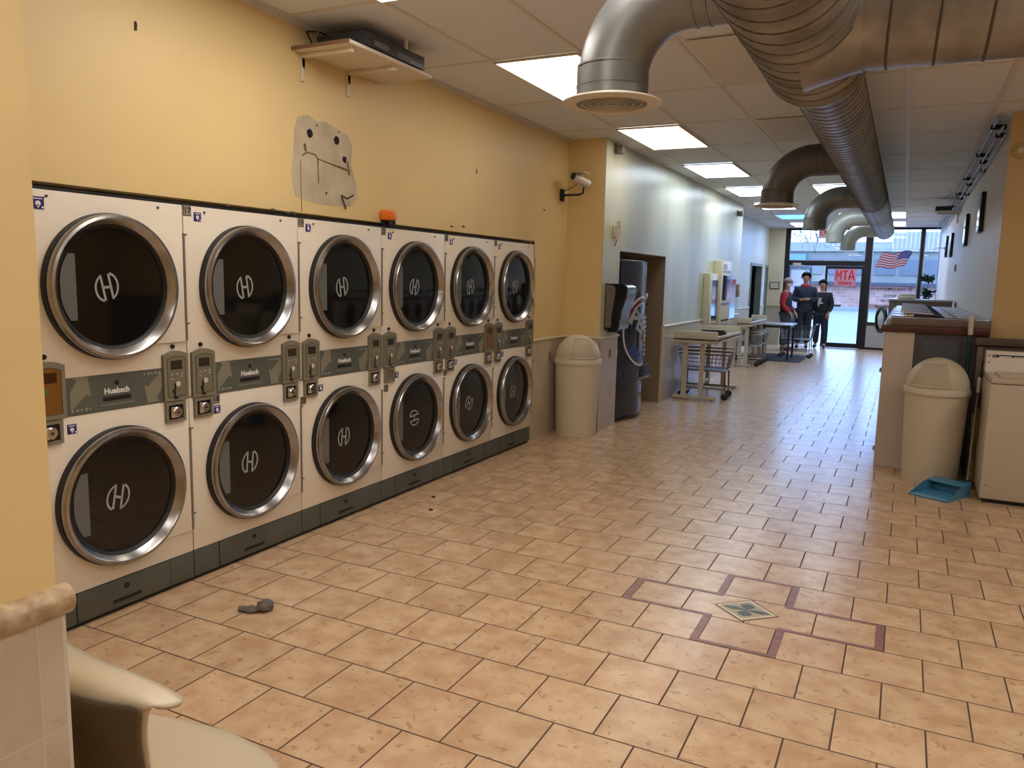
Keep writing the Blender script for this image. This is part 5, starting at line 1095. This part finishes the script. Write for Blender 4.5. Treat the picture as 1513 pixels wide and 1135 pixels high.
def person(label, loc, rz, H, armL, armR, coat, trous, shoe, legs=((0.10, 0.0), (-0.10, 0.0)), sleeve=None, wide=1.0):
    t_ = thing('person', label, 'person', loc, rz); s_ = H/1.75; S_ = lambda x, y, z, r: (x*s_, y*s_, z*s_, (tuple(v*s_ for v in r) if isinstance(r, tuple) else r*s_))
    w = wide
    torso = [S_(0, 0, 0.94, (0.145*w, 0.11)), S_(0, 0.005, 1.08, (0.135*w, 0.105)), S_(0, 0.01, 1.24, (0.15*w, 0.11)), S_(0, 0.012, 1.38, (0.15*w, 0.10))]
    neck = [torso[-1], S_(0, 0.01, 1.475, 0.062), S_(0, -0.005, 1.535, 0.055), S_(0, -0.015, 1.585, 0.066), S_(0, -0.012, 1.645, (0.080, 0.090)), S_(0, -0.002, 1.705, (0.066, 0.078))]
    body = [torso, neck]; coat_ch = [[S_(0, 0.0, 0.87, (0.165*w, 0.13)), S_(0, 0.0, 0.95, (0.178*w, 0.14)), S_(0, 0.005, 1.10, (0.18*w, 0.148)), S_(0, 0.01, 1.26, (0.19*w, 0.155)), S_(0, 0.012, 1.38, (0.18*w, 0.125)), S_(0, 0.012, 1.455, 0.085)]]; sl = []
    for sg, (el, wr, hd) in ((1, armL), (-1, armR)):
        sh = S_(sg*0.175*w, 0.01, 1.385, 0.058); e_ = S_(*el, 0.043); w_ = S_(*wr, 0.028)
        body.append([torso[-1], sh, e_, w_]); body += hand(w_[:3], hd, sg)
        body[-6][0] = w_ if False else body[-6][0]
        sl.append([(*sh[:3], 0.088*s_), (*e_[:3], 0.070*s_), (*(Vector(e_[:3]).lerp(Vector(w_[:3]), 0.93)), 0.052*s_)])
    for ch in body:   # join the hands to the wrists exactly
        for i, v in enumerate(ch):
            if i == 0 and len(v) == 4 and v[3] == 0.026: pass
    tr = []; sh_ = []
    for sg, (kx, ky) in ((1, legs[0]), (-1, legs[1])):
        hp = S_(sg*0.085, 0, 0.88, 0.090); kn = S_(kx, ky-0.02, 0.49, 0.060); an = S_(kx*1.05, ky+0.02, 0.095, 0.040); to = S_(kx*1.2, ky-0.12, 0.045, 0.034)
        body.append([torso[0], hp, kn, an, to])
        tr.append([S_(0, 0, 0.95, (0.13*w, 0.10)), (*hp[:3], 0.122*s_), (*kn[:3], 0.092*s_), (an[0], an[1], an[2]+0.02, 0.075*s_)])
        sh_.append([(an[0], an[1]+0.035, 0.052, 0.045), (an[0], an[1]-0.04, 0.052, 0.046), (to[0], to[1]-0.04, 0.040, 0.038)])
    b_ = skinned('body', body, skin_m, t_); skinned('jacket', coat_ch+([[coat_ch[0][4], sl[0][0]]+sl[0][1:], [coat_ch[0][4], sl[1][0]]+sl[1][1:]] if sleeve is None else []), coat, t_)
    if sleeve:
        for sg, c in zip((1, -1), sl): skinned('sleeve', [[(sg*0.10*s_, 0.01*s_, 1.395*s_, 0.075*s_)]+[(c[0][0], c[0][1], c[0][2], 0.098*s_)]+c[1:]], sleeve, t_)
    skinned('trousers', tr, trous, t_)
    for c in sh_: skinned('shoe', [c], shoe, t_)
    hc = Vector((0, -0.012*s_, 1.655*s_))
    g_ = G()
    for sg in (-1, 1): g_.ball(hc+Vector((sg*0.034, -0.098, 0.0))*s_, 0.011*s_, 8, 6)
    g_.build('eyes', eye_m, t_); G().ball(hc+Vector((0, -0.090, -0.062))*s_, (0.026*s_, 0.010*s_, 0.007*s_), 10, 6).build('mouth', lip_m, t_)
    G().ball(hc+Vector((0, -0.102, -0.028))*s_, (0.013*s_, 0.018*s_, 0.024*s_), 10, 6).build('nose', skin_m, t_)
    g_ = G()
    for sg in (-1, 1): g_.ball(hc+Vector((sg*0.088, 0.0, -0.015))*s_, (0.012*s_, 0.020*s_, 0.032*s_), 8, 6)
    g_.build('ears', skin_m, t_); return t_, hc, s_
def hair_cap(t_, hc, s_, m_, grow=1.0, low=-0.03):
    g_ = G().ball((0, 0, 0), 1, 24, 16)
    keep = []
    for f in g_.f:
        c = sum((Vector(g_.v[i]) for i in f), Vector())/len(f)
        if c.z > (0.55 if c.y < -0.25 else -0.35): keep.append(f)
    g_.f = keep; g_.v = [tuple(hc+Vector((x*0.096*grow, y*0.112*grow+0.008, z*0.105*grow+0.022))*s_) for x, y, z in g_.v]
    o_ = g_.build('hair', m_, t_, 80); md = o_.modifiers.new('thick', 'SOLIDIFY'); md.thickness = 0.012*s_; md.offset = 1; return o_
navyc = mat('navy_jacket', (36, 46, 66), 0.8, vary=0.2, scale=12); blackc = mat('black_shirt', (26, 28, 38), 0.8); jean = mat('grey_jeans', (62, 72, 86), 0.85); darkj = mat('dark_jeans', (30, 38, 58), 0.85)
redc = mat('red_sleeve', (176, 34, 52), 0.75); shoe_m = mat('shoe_dark', (30, 30, 36), 0.6); hairm = mat('black_hair', (16, 15, 18), 0.6); vest = mat('dark_vest', (32, 38, 44), 0.7)
# person in the vest, seen from the side, facing the doorway (+x)
t_, hc, s_ = person('person in dark vest with red sleeves, tan cap and white face mask', (-2.50, 19.55, 0), math.radians(80), 1.68,
    ((0.24, 0.03, 1.13), (0.20, -0.16, 0.94), (0, -0.5, -0.8)), ((-0.24, 0.03, 1.13), (-0.20, -0.16, 0.94), (0, -0.5, -0.8)), vest, jean, shoe_m, sleeve=redc)
capm = mat('cap_tan', (168, 150, 140), 0.8)
g = G().ball((0, 0, 0), 1, 24, 14); g.f = [f for f in g.f if min(g.v[i][2] for i in f) >= -0.12]; g.v = [tuple(hc+Vector((x*0.102, y*0.115, z*0.10+0.035))*s_) for x, y, z in g.v]
o = g.build('cap', capm, t_, 80); md = o.modifiers.new('thick', 'SOLIDIFY'); md.thickness = 0.008
G().prism([(0.085*math.cos(a)*1.0, -0.085-0.085*math.sin(a)) for a in [PI*k/10 for k in range(11)]], hc+Vector((0, 0, 0.018))*s_, X_, Y_, 0.012).build('cap_brim', mat('brim_brown', (84, 66, 66), 0.8), o)
g = G().ball((0, 0, 0), 1, 20, 14); g.f = [f for f in g.f if sum(g.v[i][1] for i in f)/len(f) < -0.15]; g.v = [tuple(hc+Vector((x*0.086, y*0.108, z*0.058-0.045))*s_) for x, y, z in g.v]
g.build('face_mask', mat('mask_white', (228, 232, 238), 0.8), t_, 80)
# person with phone-height hands, hood with red lining
t_, hc, s_ = person('tall person in a dark hooded jacket with red collar, hands held together at the chest', (-2.19, 20.45, 0), math.radians(6), 1.83,
    ((0.25, -0.02, 1.14), (0.08, -0.23, 1.16), (-1, -0.2, 0.1)), ((-0.25, -0.02, 1.14), (-0.08, -0.23, 1.14), (1, -0.2, 0.1)), navyc, darkj, shoe_m, legs=((0.09, 0.02), (-0.10, -0.03)), wide=1.05)
hair_cap(t_, hc, s_, hairm, 1.05)
G().tube([(0.085*s_*math.cos(a), 0.02+0.085*s_*math.sin(a), 1.475*s_+0.02*math.sin(a)) for a in [2*PI*k/18 for k in range(18)]], 0.028, 8, closed=True).build('hood_lining', redc, t_, 80)
# person in black top with white print
t_, hc, s_ = person('person in a black top with white print, one arm reaching for the door bar', (-1.83, 20.80, 0), math.radians(-4), 1.66,
    ((0.25, 0.02, 1.12), (0.20, -0.10, 0.93), (-0.1, -0.3, -0.9)), ((-0.24, 0.03, 1.13), (-0.21, -0.06, 0.90), (0, -0.2, -0.95)), blackc, darkj, shoe_m, legs=((0.12, 0.0), (-0.09, 0.03)), wide=1.08)
hair_cap(t_, hc, s_, hairm, 1.02)
g = G(); yb_ = -0.182*s_
for (x0_, x1_, z0_, z1_) in ((-0.07, -0.02, 1.27, 1.31), (-0.015, 0.015, 1.27, 1.31), (-0.06, -0.03, 1.215, 1.255), (-0.025, 0.01, 1.215, 1.255), (-0.07, -0.03, 1.155, 1.20), (-0.025, 0.02, 1.16, 1.20), (0.025, 0.055, 1.165, 1.20), (-0.065, -0.035, 1.10, 1.14)): g.box(x0_*s_, x1_*s_, yb_, yb_+0.03, z0_*s_, z1_*s_)
g.build('white_print', white_p, t_, smooth=0)


# things of one kind share a group
for cat_, grp_name, nm in (('ceiling light', 'recessed ceiling light panels', 'ceiling_light'), ('laundry cart', 'wire laundry carts along the left wall', 'laundry_cart'), ('folding table', 'raised-end folding tables', 'folding_table'),
        ('trash can', 'cream domed swing-lid bins', 'trash_can'), ('broom', 'brooms leaning beside the right bin', 'broom'), ('vending machine', 'mirrored wall vending cabinets', 'soap_machine'),
        ('screw hole', 'screw holes in the yellow wall', 'screw_hole'), ('tray', 'dark trays on the folding tables', 'black_tray'), ('shelf', 'small high wall shelves', 'wall_shelf'), ('recorder', 'recorder boxes on high shelves', 'video_recorder'),
        ('person', 'people standing at the shop door', 'person'), ('outlet', 'outlet plates on the tiled wall', 'outlet_cover'), ('camera', 'corner cameras on the pale wall', 'corner_camera')):
    for o in COL.objects:
        if o.parent is None and o.get('category') == cat_ and o.name.split('.')[0] == nm: o['group'] = grp_name
